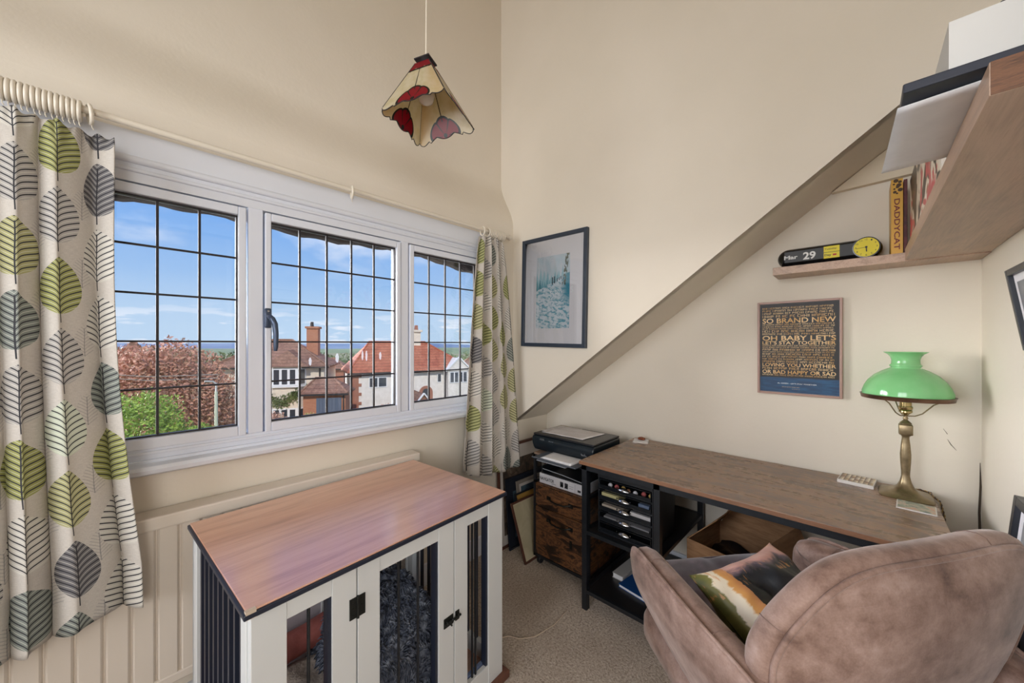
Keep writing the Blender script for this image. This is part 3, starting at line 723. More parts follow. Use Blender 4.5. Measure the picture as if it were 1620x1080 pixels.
# winter forest print on the cheek wall
def forest_art():
    m = Mat('misty_forest_print', None, .6); u, v, _ = m.coord('UV')
    sky = m.mix(m.noise(m.vec(u * 3, v * 3, 0.), 2, 4).sm(.3, .7), rgb(206, 212, 220), rgb(186, 206, 216))
    # tree line in layered mist: spiky silhouettes
    def spikes(k, base, amp, seed):
        c = (u * k + seed); h = m.white(m.vec(c.floor(), seed, 1.)); t = (c.frac() - .5).abs() * 2
        return v.lt((1 - t) * amp * (h * .7 + .3) + base)
    c = m.mix(spikes(9., .66, .22, 3.3), sky, rgb(150, 192, 204)); c = m.mix(spikes(13., .58, .20, 9.1), c, rgb(104, 166, 182))
    edge = u.sm(.0, .35, 1., 0.)
    c = m.mix(spikes(7., .50, .40, 1.7) * edge.gt(.45), c, rgb(44, 128, 146))
    snow = v.lt((u * .22) + .50 + m.noise(m.vec(u, v, 0.), 5, 2) * .05)
    c2 = m.mix(m.noise(m.vec(u * 2.2 + v * 1.2, v * 7, 0.), 3.6, 5, .6, .6).sm(.46, .60), rgb(206, 218, 226), rgb(96, 160, 180))
    c2 = m.mix(u.sm(.70, .95) * v.sm(.25, .5), c2, rgb(60, 140, 164)); c = m.mix(snow, c, c2)
    trunk = ((u * 1.0 - .86 - (v - .7) * .25).abs()).lt(.05) * v.gt(.58); c = m.mix(trunk * m.noise(m.vec(u, v, 0.), 20, 3).gt(.48), c, rgb(84, 92, 78))
    for px_, h_ in ((.50, .10), (.56, .095), (.64, .045), (.70, .04), (.75, .04)):
        man = (u - px_).abs().lt(.018 if h_ > .06 else .012) * v.gt(.60 + (px_ - .5) * .25) * v.lt(.60 + (px_ - .5) * .25 + h_); c = m.mix(man, c, rgb(34, 66, 82))
    m.color(c); return m
M_mount = simple('white_mount_board', rgb(226, 224, 228), .7)
t_ = math.radians(2.0)
PX, PW, PH = XB - .001, .505, .705
# rolled slightly on its hook, lower left corner of the frame seen from the room is at larger y
xd = Vector((0, -math.cos(t_), -math.sin(t_) * .6)); yd = Vector((0, -math.sin(t_) * .6, math.cos(t_))); xd.normalize(); yd = (yd - xd * yd.dot(xd)).normalized()
r_, P_, X_, Y_, N_, z_ = picture('framed_picture', 'large dark blue framed winter forest print on the wall beside the right curtain', (PX, 1.668, 1.326), xd, yd, PW, PH, .024, .024,
        simple('dark_slate_frame', rgb(44, 54, 68), .35), M_mount, forest_art(), (.095, .10, .095, .105), True)
def words(body, col_mat, par, P, X, Y, N, z, a, b, w, h, name='lettering', bold=0., spacing=1.):
    o = Vector(P) + Vector(X) * a + Vector(Y) * b + Vector(N) * z
    return lettering(body, name, col_mat, par, o[:], X, Y, w, h, .0004, bold, spacing=spacing)
M_whiteink = simple('white_ink', rgb(232, 236, 238), .6)
words('S', M_whiteink, r_, P_, X_, Y_, N_, z_, .385, .335, .022, .036)
words('trem', M_whiteink, r_, P_, X_, Y_, N_, z_, .235, .335, .085, .022)

# lyric poster: large words as on the sheet, the finest rows as unreadably small strokes
def lyric_art():
    m = Mat('midnight_poster_print', None, .5); u, v, _ = m.coord('UV')
    c = m.mix(m.noise(m.vec(u, v * 8, 0.), 4, 4).sm(.35, .7), rgb(14, 54, 92), rgb(28, 82, 124)); c = m.mix(v.gt(.165), c, rgb(26, 24, 26)); m.color(c); return m
W2, H2 = .322, .456
pr_, P2_, X2_, Y2_, N2_, z2_ = picture('framed_poster', 'pink-framed black poster of gold song words on the wall above the desk', (XC - .002, .3855, 1.093), (0, -1, 0), (0, 0, 1), W2, H2, .010, .018,
        simple('dusky_pink_frame', rgb(164, 130, 118), .4), simple('poster_backing', rgb(200, 196, 200), .7), lyric_art(), (.001, .001, .001, .001), False)
M_gold = Mat('gold_poster_ink', None, .5); _x, _y, _z = M_gold.coord(); M_gold.color(M_gold.mix(M_gold.noise(M_gold.vec(_x, _y, _z), 14, 3).sm(.4, .6), rgb(206, 160, 92), rgb(232, 200, 150)))
def strokes_row(mb, rn, a, b, w, h, off):
    x = a
    while x < a + w - h * .3:
        wl_ = rn.randint(2, 7)
        for _ in range(wl_):
            cw = h * rn.uniform(.8, 1.15)
            if x + cw > a + w: break
            k = rn.randint(0, 4); s = h * .17
            def q(x0, x1, y0, y1):
                O = P2_ + N2_ * (z2_ + off)
                mb.add([(O + X2_ * xx + Y2_ * yy)[:] for xx, yy in ((x0, y0), (x1, y0), (x1, y1), (x0, y1))], [(0, 1, 2, 3)])
            q(x, x + s, b, b + h)
            if k in (0, 2, 3): q(x + cw - s - h * .25, x + cw - h * .25, b, b + h)
            if k in (1, 2, 4): q(x, x + cw - h * .25, b + h - s, b + h)
            if k in (1, 3): q(x, x + cw - h * .25, b + h * .4, b + h * .4 + s)
            if k == 4: q(x, x + cw - h * .25, b, b + s)
            x += cw
        x += h * .5
rows = [('-', .010), ('-', .011), ('-', .011), ('-', .014), ('SO BRAND NEW', .025), ('-', .008), ('-', .009), ('-', .007), ('-', .013), ('-', .010),
        ("OH BABY LET'S", .025), ("LET'S STAY TOGETHER", .017), ('-', .007), ('-', .007), ('-', .011), ('-', .006), ('-', .011), ('-', .010), ('-', .009), ('-', .011),
        ('LOVING YOU WHETHER', .017), ('-', .013), ('OR BAD HAPPY OR SAD', .018), ('-', .008)]
tot = sum(h for _, h in rows); y = H2 - .027; avail = H2 - .027 - .088; gap = (avail - tot) / len(rows)
rn = random.Random(4); sm = MB()
for body, h in rows:
    y -= h
    if body == '-': strokes_row(sm, rn, .020, y + h * .08, W2 - .042, h * .84, .0005)
    else: words(body, M_gold, pr_, P2_, X2_, Y2_, N2_, z2_, .020, y, W2 - .042, h, bold=.018)
    y -= gap
strokes_row(sm, rn, .10, .036, .07, .003, .0005); strokes_row(sm, rn, .14, .028, .03, .002, .0005)
sm.build('small_lettering', M_gold, pr_, world=True, kind='stuff')
words("AL GREEN - LET'S STAY TOGETHER", M_whiteink, pr_, P2_, X2_, Y2_, N2_, z2_, .082, .052, .15, .0055, bold=.01)

# black framed pictures on the right wall
def dark_art():
    m = Mat('dim_print', None, .5); x, y, z = m.coord(); m.color(m.ramp(m.noise(m.vec(x, y, z), 6, 4), [(.35, rgb(90, 96, 104)), (.65, rgb(150, 150, 152))])); return m
M_dark_art = dark_art(); M_bframe = simple('black_picture_frame', rgb(26, 30, 38), .35)
picture('framed_picture', 'black framed picture hanging high at the right edge of the view', (1.625, YD + .004, 1.325), (-1, 0, 0), (0, .14, 1), .30, .215, .016, .018, M_bframe, M_mount, M_dark_art, (.02, .02, .02, .02))
picture('framed_picture', 'tall black framed picture standing against the right wall behind the armchair', (1.625, YD + .10, .002), (-1, 0, 0), (0, -.084, .936), .19, .940, .022, .02, M_bframe, M_mount, M_dark_art, (.03, .03, .03, .03))

# leaning stack in the corner
M_brownfr = simple('brown_frame_wood', rgb(84, 52, 42), .4)
stackgrp = None
def lean(x0, w, h, yb, yt, fw, mf, mm, art, lab, mi=(.03, .03, .03, .03), d=.014):
    L = math.hypot(yt - yb, h)
    return picture('leaning_picture_frame', lab, (x0, yb + (d if False else 0), .0), (1, 0, 0), (0, yt - yb, h), w, L, fw, d, mf, mm, art, mi)
def flip_art(name, stops, sc_=5): 
    m = Mat(name, None, .6); x, y, z = m.coord(); m.color(m.ramp(m.noise(m.vec(x, y, z), sc_, 5, .6, 1.), stops)); return m
A1 = flip_art('dark_floral_print', [(.35, rgb(40, 36, 36)), (.55, rgb(86, 72, 60)), (.7, rgb(126, 112, 96))], 14)
A2 = flip_art('teal_landscape_print', [(.35, rgb(36, 50, 62)), (.6, rgb(70, 92, 104))])
A3 = flip_art('faded_botanical_print', [(.4, rgb(176, 168, 140)), (.62, rgb(196, 188, 160))])
M_matw = simple('aged_white_mount', rgb(190, 184, 178), .7); M_maty = simple('mustard_mount', rgb(170, 132, 64), .7); M_matc = simple('cream_mount', rgb(196, 184, 156), .7)
lean(1.655, .50, .665, 1.700, 1.728, .018, M_brownfr, M_matw, A1, 'tall brown framed picture at the back of the stack under the right curtain', (.03, .03, .06, .09))
lean(1.700, .44, .452, 1.655, 1.695, .014, simple('ink_blue_frame', rgb(22, 28, 40), .4), simple('dark_mount', rgb(26, 32, 44), .6), A2, 'dark navy framed picture leaning second from the back beside the printer trolley', (.05, .05, .05, .08), .012)
lean(1.775, .34, .425, 1.615, 1.668, .022, simple('silver_grey_frame', rgb(128, 120, 112), .45), M_matw, A2, 'grey framed picture with a dark print leaning in the middle of the corner stack', (.02, .02, .02, .02), .012)
lean(1.735, .30, .36, 1.555, 1.640, .010, M_bframe, M_maty, A2, 'thin black framed picture with mustard mount leaning near the printer trolley', (.035, .035, .035, .04), .012)
lean(1.655, .28, .335, 1.480, 1.602, .012, M_brownfr, M_matc, A3, 'small brown framed picture with cream mount at the front of the corner stack', (.008, .008, .008, .008), .012)

# ------------------------------------------------------------------ printer trolley
def make_trolley():
    X0, X1, Y0, Y1, Zt = 1.712, 2.14, 1.064, 1.456, .668
    r = empty('printer_trolley', ((X0 + X1) / 2, (Y0 + Y1) / 2, 0), label='rustic brown two-drawer trolley on castors carrying the printer', cat='trolley')
    f = MB(); t = .016
    for x in (X0, X1 - t):
        for yy in (Y0, Y1 - t): f.box(x, x + t, yy, yy + t, .05, Zt)
    for z in (.05, .497, Zt - t):
        f.box(X0, X1, Y0, Y0 + t, z - .0, z + t); f.box(X0, X1, Y1 - t, Y1, z, z + t); f.box(X1 - t, X1, Y0, Y1, z, z + t)
        if z < .4 or z > .6: f.box(X0, X0 + t, Y0, Y1, z, z + t)
    f.build('metal_frame', M_black, r, world=True, bevel=.001)
    MB().box(X0 + .002, X1 - .002, Y0 + .002, Y1 - .002, Zt, Zt + .012).build('top_board', M_desk, r, world=True, bevel=.001)
    MB().box(X0 + t, X1 - t, Y0 + t, Y1 - t, .066, .490).build('carcass', M_drawer, r, world=True)
    MB().box(X0 + .001, X1 - t, Y0 + t, Y1 - t, .4915, .4965).build('shelf_board', M_drawer, r, world=True)
    for z0, z1, nm in ((.362, .488, 'drawer'), (.070, .357, 'drawer')):
        d = MB().box(X0 + .001, X0 + t + .004, Y0 + .018, Y1 - .018, z0, z1).build(nm, M_drawer, r, world=True, bevel=.001)
        zc = z1 - .062; ym = (Y0 + Y1) / 2 
        h = MB(); pts = [(X0 - .001, ym + .075, zc + .005), (X0 - .010, ym + .066, zc + .004), (X0 - .018, ym + .048, zc - .002), (X0 - .021, ym, zc - .005), (X0 - .018, ym - .048, zc - .002), (X0 - .010, ym - .066, zc + .004), (X0 - .001, ym - .075, zc + .005)]
        h.tube(pts, [.006, .005, .0045, .0045, .0045, .005, .006], 8)
        for s in (-1, 1): h.box(X0 - .003, X0, ym + s * .078 - .014, ym + s * .078 + .014, zc - .008, zc + .014)
        h.build('drawer_handle', M_iron, d, world=True, smooth=True)
    lk = MB().box(X0 - .003, X0, Y0 + .11, Y0 + .125, .19, .235).build('key_plate', M_iron, r, world=True)
    for x in (X0 + .03, X1 - .03):
        for yy in (Y0 + .03, Y1 - .03):
            c = MB(); c.lathe([(.021, -.011), (.024, -.007), (.024, .007), (.021, .011)], 20, M=Matrix.Translation((x, yy, .024)) @ Matrix.Rotation(PI / 2, 4, 'X')); c.box(x - .012, x + .012, yy - .015, yy + .015, .034, .052); c.tube([(x, yy, .044), (x, yy, .06)], .006, 8)
            c.build('castor', M_black, r, world=True, smooth=True)
make_trolley()
def make_ream():
    r = empty('paper_ream', (1.84, 1.27, .498), label='white ream of copier paper on the open shelf of the printer trolley', cat='paper ream')
    MB().box(1.730, 1.94, 1.104, 1.424, .4985, .556, ch=.003).build('ream_wrapper', simple('white_wrapper', rgb(206, 206, 212), .4), r, world=True)
    ink = simple('dark_print', rgb(40, 42, 50), .6)
    lettering('NAVIGATOR', 'lettering', ink, r, (1.7298, 1.418, .518), (0, -1, 0), (0, 0, 1), .105, .020, .0004, .02)
    for a in (1.268, 1.236):
        MB().box(1.7290, 1.7300, a - .022, a, .511, .541).build('printed_square', ink, r, world=True)
    MB().box(1.7290, 1.7300, 1.128, 1.148, .512, .524).build('printed_square', ink, r, world=True)
    lt = MB(); lt.box(1.7290, 1.7300, 1.165, 1.1655, .504, .55); lt.box(1.7290, 1.7300, 1.176, 1.208, .530, .5315); lt.box(1.7290, 1.7300, 1.180, 1.208, .519, .5205); lt.box(1.7290, 1.7300, 1.30, 1.33, .511, .5135)
    lt.build('printed_lines', simple('grey_print', rgb(120, 122, 132), .6), r, world=True)
    w = MB(); w.box(1.7290, 1.7300, 1.252, 1.260, .516, .530); w.box(1.7290, 1.7300, 1.220, 1.228, .518, .526); w.build('pale_mark', M_paper, r, world=True)
make_ream()
bt = empty('document_tray', (1.84, 1.27, .557), label='black plastic tray lying on the paper ream under the printer', cat='document tray')
m_ = MB(); m_.box(1.735, 1.985, 1.108, 1.412, .5565, .562); m_.box(1.735, 1.985, 1.404, 1.412, .5565, .600); m_.box(1.735, 1.985, 1.108, 1.114, .5565, .590); m_.box(1.975, 1.985, 1.108, 1.412, .5565, .60)
m_.build('tray_body', M_black, bt, world=True, bevel=.002)
m_ = MB(); m_.tube([(1.735, 1.40, .585), (1.735, 1.26, .580), (1.735, 1.12, .568)], .0025, 6); m_.build('tray_lip', simple('pale_grey_edge', rgb(150, 156, 162), .4), bt, world=True, smooth=True)
def make_printer():
    X0, X1, Y0, Y1, Z0, Z1 = 1.738, 2.045, 1.055, 1.492, .681, .787
    pm = speck('dark_teal_black_plastic', rgb(16, 26, 34), rgb(20, 30, 38), 10, .3); lid = simple('scanner_lid_black', rgb(34, 34, 38), .32)
    r = empty('printer', ((X0 + X1) / 2, (Y0 + Y1) / 2, Z0), label='black all-in-one inkjet printer with sheets in its front tray', cat='printer')
    prof = [(X0 + .03, Z0), (X0 + .014, Z0 + .02), (X0 + .004, Z0 + .045), (X0, Z0 + .066), (X0 + .006, Z0 + .084), (X0 + .016, Z1 - .012), (X1, Z1 - .012), (X1, Z0)]
    b = MB(); b.prism([(x, Y0, z) for x, z in prof], (0, Y1 - Y0, 0)); b.build('printer_body', pm, r, world=True, bevel=.006, seg=3, smooth=True)
    MB().box(X0 + .012, X1, Y0 + .004, Y1 - .004, Z1 - .011, Z1, ch=.004).build('scanner_lid', lid, r, world=True)
    MB().box(X0 + .02, X0 + .06, Y0 + .07, Y1 - .11, Z0 + .003, Z0 + .03).build('paper_slot', simple('slot_black', rgb(6, 8, 10), .6), r, world=True)
    sc_ = MB(); sc_.box(X0 + .0015, X0 + .006, 1.395, 1.43, Z0 + .058, Z0 + .082); sc_.build('display_screen', simple('display', rgb(70, 74, 80), .2), r, world=True)
    for i in range(3):
        for j in range(2): MB().box(X0 + .001, X0 + .006, 1.358 - i * .012 - .006, 1.358 - i * .012, Z0 + .060 + j * .012, Z0 + .066 + j * .012).build('button', simple('button_grey', rgb(96, 104, 112), .4), r, world=True)
    q = [(X0 + .004 - .02 * (z - .03) - .0022, 1.132 - .0018 * i, Z0 + z) for i, z in enumerate([.040, .050, .041, .036, .046, .036, .044, .036, .046, .037, .043, .036, .043, .052, .037, .043, .037, .042, .036, .041, .038])]
    MB().tube(q, .0009, 5).build('silver_script_mark', simple('silver_print', rgb(150, 156, 164), .4), r, world=True)
    t = MB(); t.box(1.612, 1.77, 1.085, 1.385, .683, .6865); t.box(1.612, 1.618, 1.085, 1.385, .683, .6905); t.build('output_tray', simple('smoky_tray_plastic', rgb(92, 98, 108), .3), r, world=True, bevel=.001)
    t = MB(); t.box(1.60, 1.70, 1.14, 1.34, .6785, .6828); t.build('tray_extension', simple('tray_grey', rgb(130, 136, 146), .3), r, world=True, bevel=.001)
make_printer()
def sheet(name, label, cs, z, mat, bend=.004, th=.0006, cat='paper', grp=None, n=12, seed=0):
    """a sheet of paper over four corners (counter clockwise), gently wavy"""
    cs = [Vector((c[0], c[1], z if len(c) < 3 else c[2])) for c in cs]
    def f(u, v):
        p = cs[0].lerp(cs[1], u).lerp(cs[3].lerp(cs[2], u), v); return p + Vector((0, 0, abs(bend * (noise.noise(Vector((u * 3 + seed, v * 3, seed))) + .3))))
    o = MB().grid(f, n, n).build(name, mat, smooth=True, angle=180, solid=th, uv=[(i / n, j / n) for j in range(n + 1) for i in range(n + 1)])
    return tag(o, label, cat, grp)
def printed_sheet():
    m = Mat('printed_sheet', None, .7); u, v, _ = m.coord('UV'); c = m.mix(m.noise(m.vec(u, v, 0.), 3, 2).sm(.3, .7), rgb(214, 210, 210), rgb(226, 224, 226))
    ln = ((v * 26).frac()).lt(.42) * m.noise(m.vec(u * 30, (v * 26).floor(), 0.), 3, 2).gt(.45) * u.gt(.08) * u.lt(.92); c = m.mix(ln * .4, c, rgb(120, 118, 122)); m.color(c); return m
M_print = printed_sheet()
sheet('paper_sheet', 'wide printed sheet lying on top of the printer lid', [(1.790, 1.455), (1.800, 1.16), (2.018, 1.137), (2.004, 1.43)], .7885, M_print, .004, seed=1)
sheet('paper_sheet', 'printed sheet askew beneath another on the printer lid, nearest the curtain', [(1.822, 1.484), (1.835, 1.30), (2.03, 1.31), (2.026, 1.47)], .7878, M_print, .0006, seed=5)
sheet('envelope', 'small yellow slip under the sheets at the back of the printer lid', [(1.99, 1.478), (1.99, 1.42), (2.036, 1.42), (2.036, 1.478)], .7876, simple('yellow_paper', rgb(170, 142, 84), .8), .0002, cat='slip of paper')
for i in range(4):
    sheet('paper_sheet', 'blank sheet in the front tray of the printer', [(1.628 + i * .004, 1.336 - i * .003), (1.624 + i * .006, 1.126 + i * .002), (1.76, 1.124), (1.762, 1.338)], .6878 + i * .0014, M_paper, .0004, seed=i, grp='blank sheets in the printer tray')

# ------------------------------------------------------------------ desk
DX0, DX1, DY0, DY1, DZ = 1.572, 2.205, -.20, 1.034, .752
def make_desk():
    r = empty('desk', ((DX0 + DX1) / 2, (DY0 + DY1) / 2, 0), label='long rustic brown desk with black metal frame along the wall', cat='desk')
    MB().box(DX0, DX1, DY0, DY1, DZ - .018, DZ, ch=.0015).build('desk_top', M_desk, r, world=True)
    e = MB(); e.box(DX0 - .001, DX0 + .0005, DY0, DY1, DZ - .017, DZ - .0015); e.build('front_edge', M_deskedge, r, world=True)
    zt = DZ - .0185; t = .028
    f = MB()
    f.box(DX0 + .012, DX0 + .012 + t, DY0 + .004, DY1 - .006, zt - .028, zt); f.box(DX1 - t, DX1, DY0 + .004, DY1 - .006, zt - .028, zt)
    for y in (DY0 + .004, .633, DY1 - .034): f.box(DX0 + .012, DX1, y, y + t, zt - .028, zt)
    f.build('top_rail_frame', M_black, r, world=True, bevel=.001)
    for x in (DX0 + .014, DX1 - t):
        for y in (DY0 + .006, .633, DY1 - .034): MB().box(x, x + t, y, y + t, 0, zt - .028).build('leg', M_black, r, world=True, bevel=.001)
    for z in (.383, .085):
        g = MB(); g.box(DX0 + .016, DX0 + .036, .66, 1.0, z, z + .018); g.box(DX1 - .02, DX1, .66, 1.0, z, z + .018); g.box(DX0 + .04, DX1 - .028, .637, .655, z, z + .018); g.box(DX0 + .04, DX1 - .028, 1.004, 1.022, z, z + .018)
        g.build('shelf_rail', M_black, r, world=True, bevel=.001)
        MB().box(DX0 + .036, DX1 - .02, .655, 1.004, z + .008, z + .016).build('shelf', speck('black_brown_shelf', rgb(24, 24, 27), rgb(36, 34, 34), 12, .35), r, world=True)
    g = MB(); g.bar((DX0 + .05, .646, .36), (DX1 - .04, .646, .12), .012, .018); g.build('side_brace', M_black, r, world=True)
    g = MB(); g.box(DX0 + .03, DX1 - .02, DY0 + .01, DY0 + .028, .085, .103); g.box(DX1 - .02, DX1 - .002, DY0 + .03, .63, .50, .518); g.build('cross_rail', M_black, r, world=True)
make_desk()
def make_organizer():
    X0, X1, Y0, Y1, Z0, Z1 = 1.622, 1.90, .682, .962, .4001, .694
    r = empty('drawer_organizer', ((X0 + X1) / 2, (Y0 + Y1) / 2, Z0), label='black desktop organiser of five shallow drawers on the desk shelf', cat='drawer organizer')
    c = MB(); c.box(X0 + .012, X1, Y0, Y0 + .006, Z0, Z1); c.box(X0 + .012, X1, Y1 - .006, Y1, Z0, Z1); c.box(X1 - .006, X1, Y0, Y1, Z0, Z1); c.box(X0 + .008, X1, Y0, Y1, Z0, Z0 + .006); c.box(X0 + .008, X1, Y0, Y1, Z1 - .022, Z1)
    n = 5; h = (Z1 - .022 - Z0 - .006) / n
    for i in range(1, n): c.box(X0 + .010, X1, Y0, Y1, Z0 + .006 + h * i - .0015, Z0 + .006 + h * i + .0015)
    c.build('organizer_case', M_black, r, world=True, bevel=.001)
    smoke = simple('smoky_drawer_plastic', rgb(24, 27, 31), .18)
    cont = [rgb(44, 44, 46), rgb(120, 120, 124), rgb(150, 140, 128), rgb(160, 154, 112), rgb(60, 60, 62)]
    for i in range(n):
        z = Z0 + .009 + h * i
        d = MB(); d.box(X0 + .006, X0 + .010, Y0 + .008, Y1 - .008, z, z + h * .34); d.box(X0 + .008, X1 - .02, Y0 + .008, Y0 + .011, z, z + h * .75); d.box(X0 + .008, X1 - .02, Y1 - .011, Y1 - .008, z, z + h * .75); d.box(X0 + .008, X1 - .02, Y0 + .008, Y1 - .008, z, z + .002)
        d.box(X0 + .006, X0 + .010, Y0 + .008, Y1 - .008, z + h * .80, z + h * .87)
        dr = d.build('drawer', smoke, r, world=True)
        ym = (Y0 + Y1) / 2
        hd_ = MB(); hd_.grid(lambda u, v: (X0 + .006 - .012 * math.sin(v * PI * .5) * math.sin(u * PI) ** .5, ym - .03 + .06 * u, z + h * .30 + (1 - v) * .016 * math.sin(u * PI) ** .6), 14, 6)
        hd_.build('cup_handle', M_chrome, dr, world=True, smooth=True, solid=.0012)
        for s in (-1, 1): MB().lathe([(.0035, 0), (.0025, .003)], 10, M=Matrix.Translation((X0 + .006, ym + s * .034, z + h * .50)) @ Matrix.Rotation(-PI / 2, 4, 'Y')).build('rivet', M_chrome, dr, world=True)
        cm = simple('drawer_contents', cont[i], .8)
        if i == 1: MB().box(X0 + .014, X0 + .20, Y0 + .02, Y1 - .03, z + .003, z + h * .42).build('paper_stack', cm, dr, world=True)
        if i == 2:
            MB().box(X0 + .014, X0 + .10, Y1 - .13, Y1 - .02, z + .003, z + h * .5).build('card_box', cm, dr, world=True)
            MB().box(X0 + .012, X0 + .10, Y0 + .012, Y0 + .11, z + .003, z + h * .62).build('paper_stack', simple('white_box', rgb(176, 174, 176), .7), dr, world=True)
        if i == 3:
            MB().box(X0 + .012, X0 + .09, Y1 - .11, Y1 - .02, z + .003, z + h * .6).build('card_box', cm, dr, world=True)
            MB().box(X0 + .014, X0 + .05, Y0 + .02, Y0 + .07, z + .003, z + h * .55).build('blue_tin', simple('slate_tin', rgb(86, 100, 124), .4), dr, world=True)
        if i == 4:
            rn = random.Random(2); cs = [rgb(180, 150, 90), rgb(170, 90, 90), rgb(190, 190, 196), rgb(150, 110, 80)]
            for k in range(7):
                y_ = Y0 + .025 + k * .034; MB().lathe([(.004, 0), (.010, .002), (.012, .010), (.007, .018), (.002, .02)], 10, (X0 + .03 + rn.uniform(0, .02), y_, z + .003)).build('trinket', simple('trinket_%d' % k if False else 'trinket_paint', cs[k % 4], .4), dr, world=True, smooth=True)
make_organizer()
def book(name, label, x0, x1, y0, y1, z0, z1, cover, rz=0., cat='book', open_side='x0', grp=None):
    cx, cy = (x0 + x1) / 2, (y0 + y1) / 2
    r = empty(name, (cx, cy, z0), rz, label=label, cat=cat, group=grp); a, b, h = (x1 - x0) / 2, (y1 - y0) / 2, z1 - z0
    m = MB(); m.box(-a, a, -b, b, 0, .002); m.box(-a, a, -b, b, h - .002, h); m.box(a - .002, a, -b, b, 0, h); m.build('book_cover', cover, r)
    MB().box(-a + .003, a - .002, -b + .003, b - .003, .002, h - .002).build('pages', M_paper, r); return r
book('book', 'blue covered book lying on the low shelf of the desk', 1.715, 1.935, .735, .885, .1012, .118, simple('royal_blue_cover', rgb(26, 76, 140), .3), math.radians(-8))
book('book', 'thick white covered book lying beside the blue book on the low desk shelf', 1.775, 1.985, .893, .955, .1012, .128, simple('white_cover', rgb(190, 188, 186), .5), math.radians(-3))
# cardboard box under the desk
def make_box():
    m = Mat('corrugated_cardboard', None, .85, 0, .2); x, y, z = m.coord(); m.color(m.mix(m.noise(m.vec(x * 2, y * 2, z * 12), 5, 4).sm(.35, .65), rgb(150, 114, 84), rgb(172, 134, 100)))
    r = empty('cardboard_box', (1.985, .385, 0), math.radians(-12), label='open brown cardboard box with raised flaps on the floor under the desk', cat='cardboard box')
    a, b, H, t = .155, .20, .40, .004
    def wall(p, q, z0, z1, nm): 
        p = Vector(p); q = Vector(q); MB().prism([(p.x, p.y, z0), (q.x, q.y, z0), (q.x, q.y, z1), (p.x, p.y, z1)], (q - p).cross(Vector((0, 0, 1))).normalized() * t).build(nm, m, r)
    wall((-a, b, 0), (-a, -b, 0), 0, H, 'box_side'); wall((a, -b, 0), (a, b, 0), 0, H, 'box_side'); wall((-a, -b, 0), (a, -b, 0), 0, H, 'box_side'); wall((a, b, 0), (-a, b, 0), 0, H, 'box_side')
    MB().box(-a, a, -b, b, 0, t).build('box_base', m, r)
    def flap(P): mb = MB(); P = [Vector(p) for p in P]; n = (P[1] - P[0]).cross(P[3] - P[0]).normalized(); mb.prism(P, n * t); mb.build('flap', m, r)
    flap([(-a + .004, b, H), (a - .004, b, H), (a - .04, b - .10, H + .13), (-a + .04, b - .12, H + .125)])
    flap([(a, b - .01, H), (a, -b + .01, H), (a + .02, -b + .06, H + .11), (a + .015, b - .06, H + .12)])
    flap([(-a + .01, -b, H), (a - .01, -b, H), (a - .01, -b + .055, H + .11), (-a + .02, -b + .075, H + .095)])
    mb = MB(); mb.grid(lambda u, v: (-a + .02 + (2 * a - .04) * u, -b + .02 + (2 * b - .04) * v, H - .09 + .05 * noise.noise(Vector((u * 3, v * 3, 0)))), 16, 16); mb.build('dark_packing', simple('black_bag', rgb(14, 15, 20), .4), r, smooth=True)
make_box()

# things on the desk
def coaster(label, cx, cy, rz, w, d, h, m_top, edge, name='coaster', cat='coaster'):
    r = empty(name, (cx, cy, DZ), rz, label=label, cat=cat)
    MB().box(-w / 2, w / 2, -d / 2, d / 2, 0, h, ch=.001).build('coaster_base', edge, r)
    mb = MB(); e = .0035; mb.add([(-w / 2 + e, -d / 2 + e, h + .0004), (w / 2 - e, -d / 2 + e, h + .0004), (w / 2 - e, d / 2 - e, h + .0004), (-w / 2 + e, d / 2 - e, h + .0004)], [(0, 1, 2, 3)])
    mb.build('printed_face', m_top, r, uv=[(0, 0), (1, 0), (1, 1), (0, 1)]); return r
M_edgew = simple('white_coaster_edge', rgb(214, 210, 206), .35)
def scale_art():
    m = Mat('scalloped_tile_print', None, .3); u, v, _ = m.coord('UV'); a = v * 7; b = u * 6 + (a.floor().mod(2.)) * .5
    q = ((b.frac() - .5).abs() * 1.6 + a.frac()); c = m.ramp(m.white(m.vec(b.floor(), a.floor(), 0.)), [(0, rgb(226, 214, 192)), (.45, rgb(196, 170, 132)), (.7, rgb(236, 228, 214)), (.88, rgb(150, 110, 80))], True)
    m.color(m.mix(q.sm(.9, 1.05), c, rgb(92, 66, 46))); return m
coaster('scalloped gold and white patterned coaster by the lamp base', 2.138, .016, math.radians(-6), .115, .112, .014, scale_art(), M_edgew)
floral = flip_art('floral_coaster_print', [(.32, rgb(70, 86, 106)), (.45, rgb(150, 160, 140)), (.55, rgb(200, 186, 170)), (.66, rgb(196, 130, 96)), (.8, rgb(206, 196, 190))], 24)
coaster('flat floral picture coaster in front of the lamp base', 1.952, -.140, math.radians(-4), .098, .098, .004, floral, M_edgew)
coaster('plain white coaster at the far left of the desk', 2.135, .965, math.radians(20), .085, .085, .006, M_paper, M_edgew)
tr = empty('trinket_dish', (2.150, .968, DZ + .0064), label='little reddish brown nut shaped trinket on the white coaster', cat='trinket')
tm = speck('glossy_brown_glaze', rgb(96, 40, 24), rgb(150, 90, 60), 60, .2); mb = MB()
for k in range(6):
    a = k * PI / 3; mb.lathe([(.001, 0), (.008, .002), (.0095, .007), (.006, .013), (.001, .015)], 10, (2.150 + .012 * math.cos(a), .968 + .014 * math.sin(a), DZ + .007))
mb.lathe([(.001, .004), (.009, .008), (.008, .016), (.001, .02)], 10, (2.150, .968, DZ + .006)); mb.build('glazed_cluster', tm, tr, world=True, smooth=True)

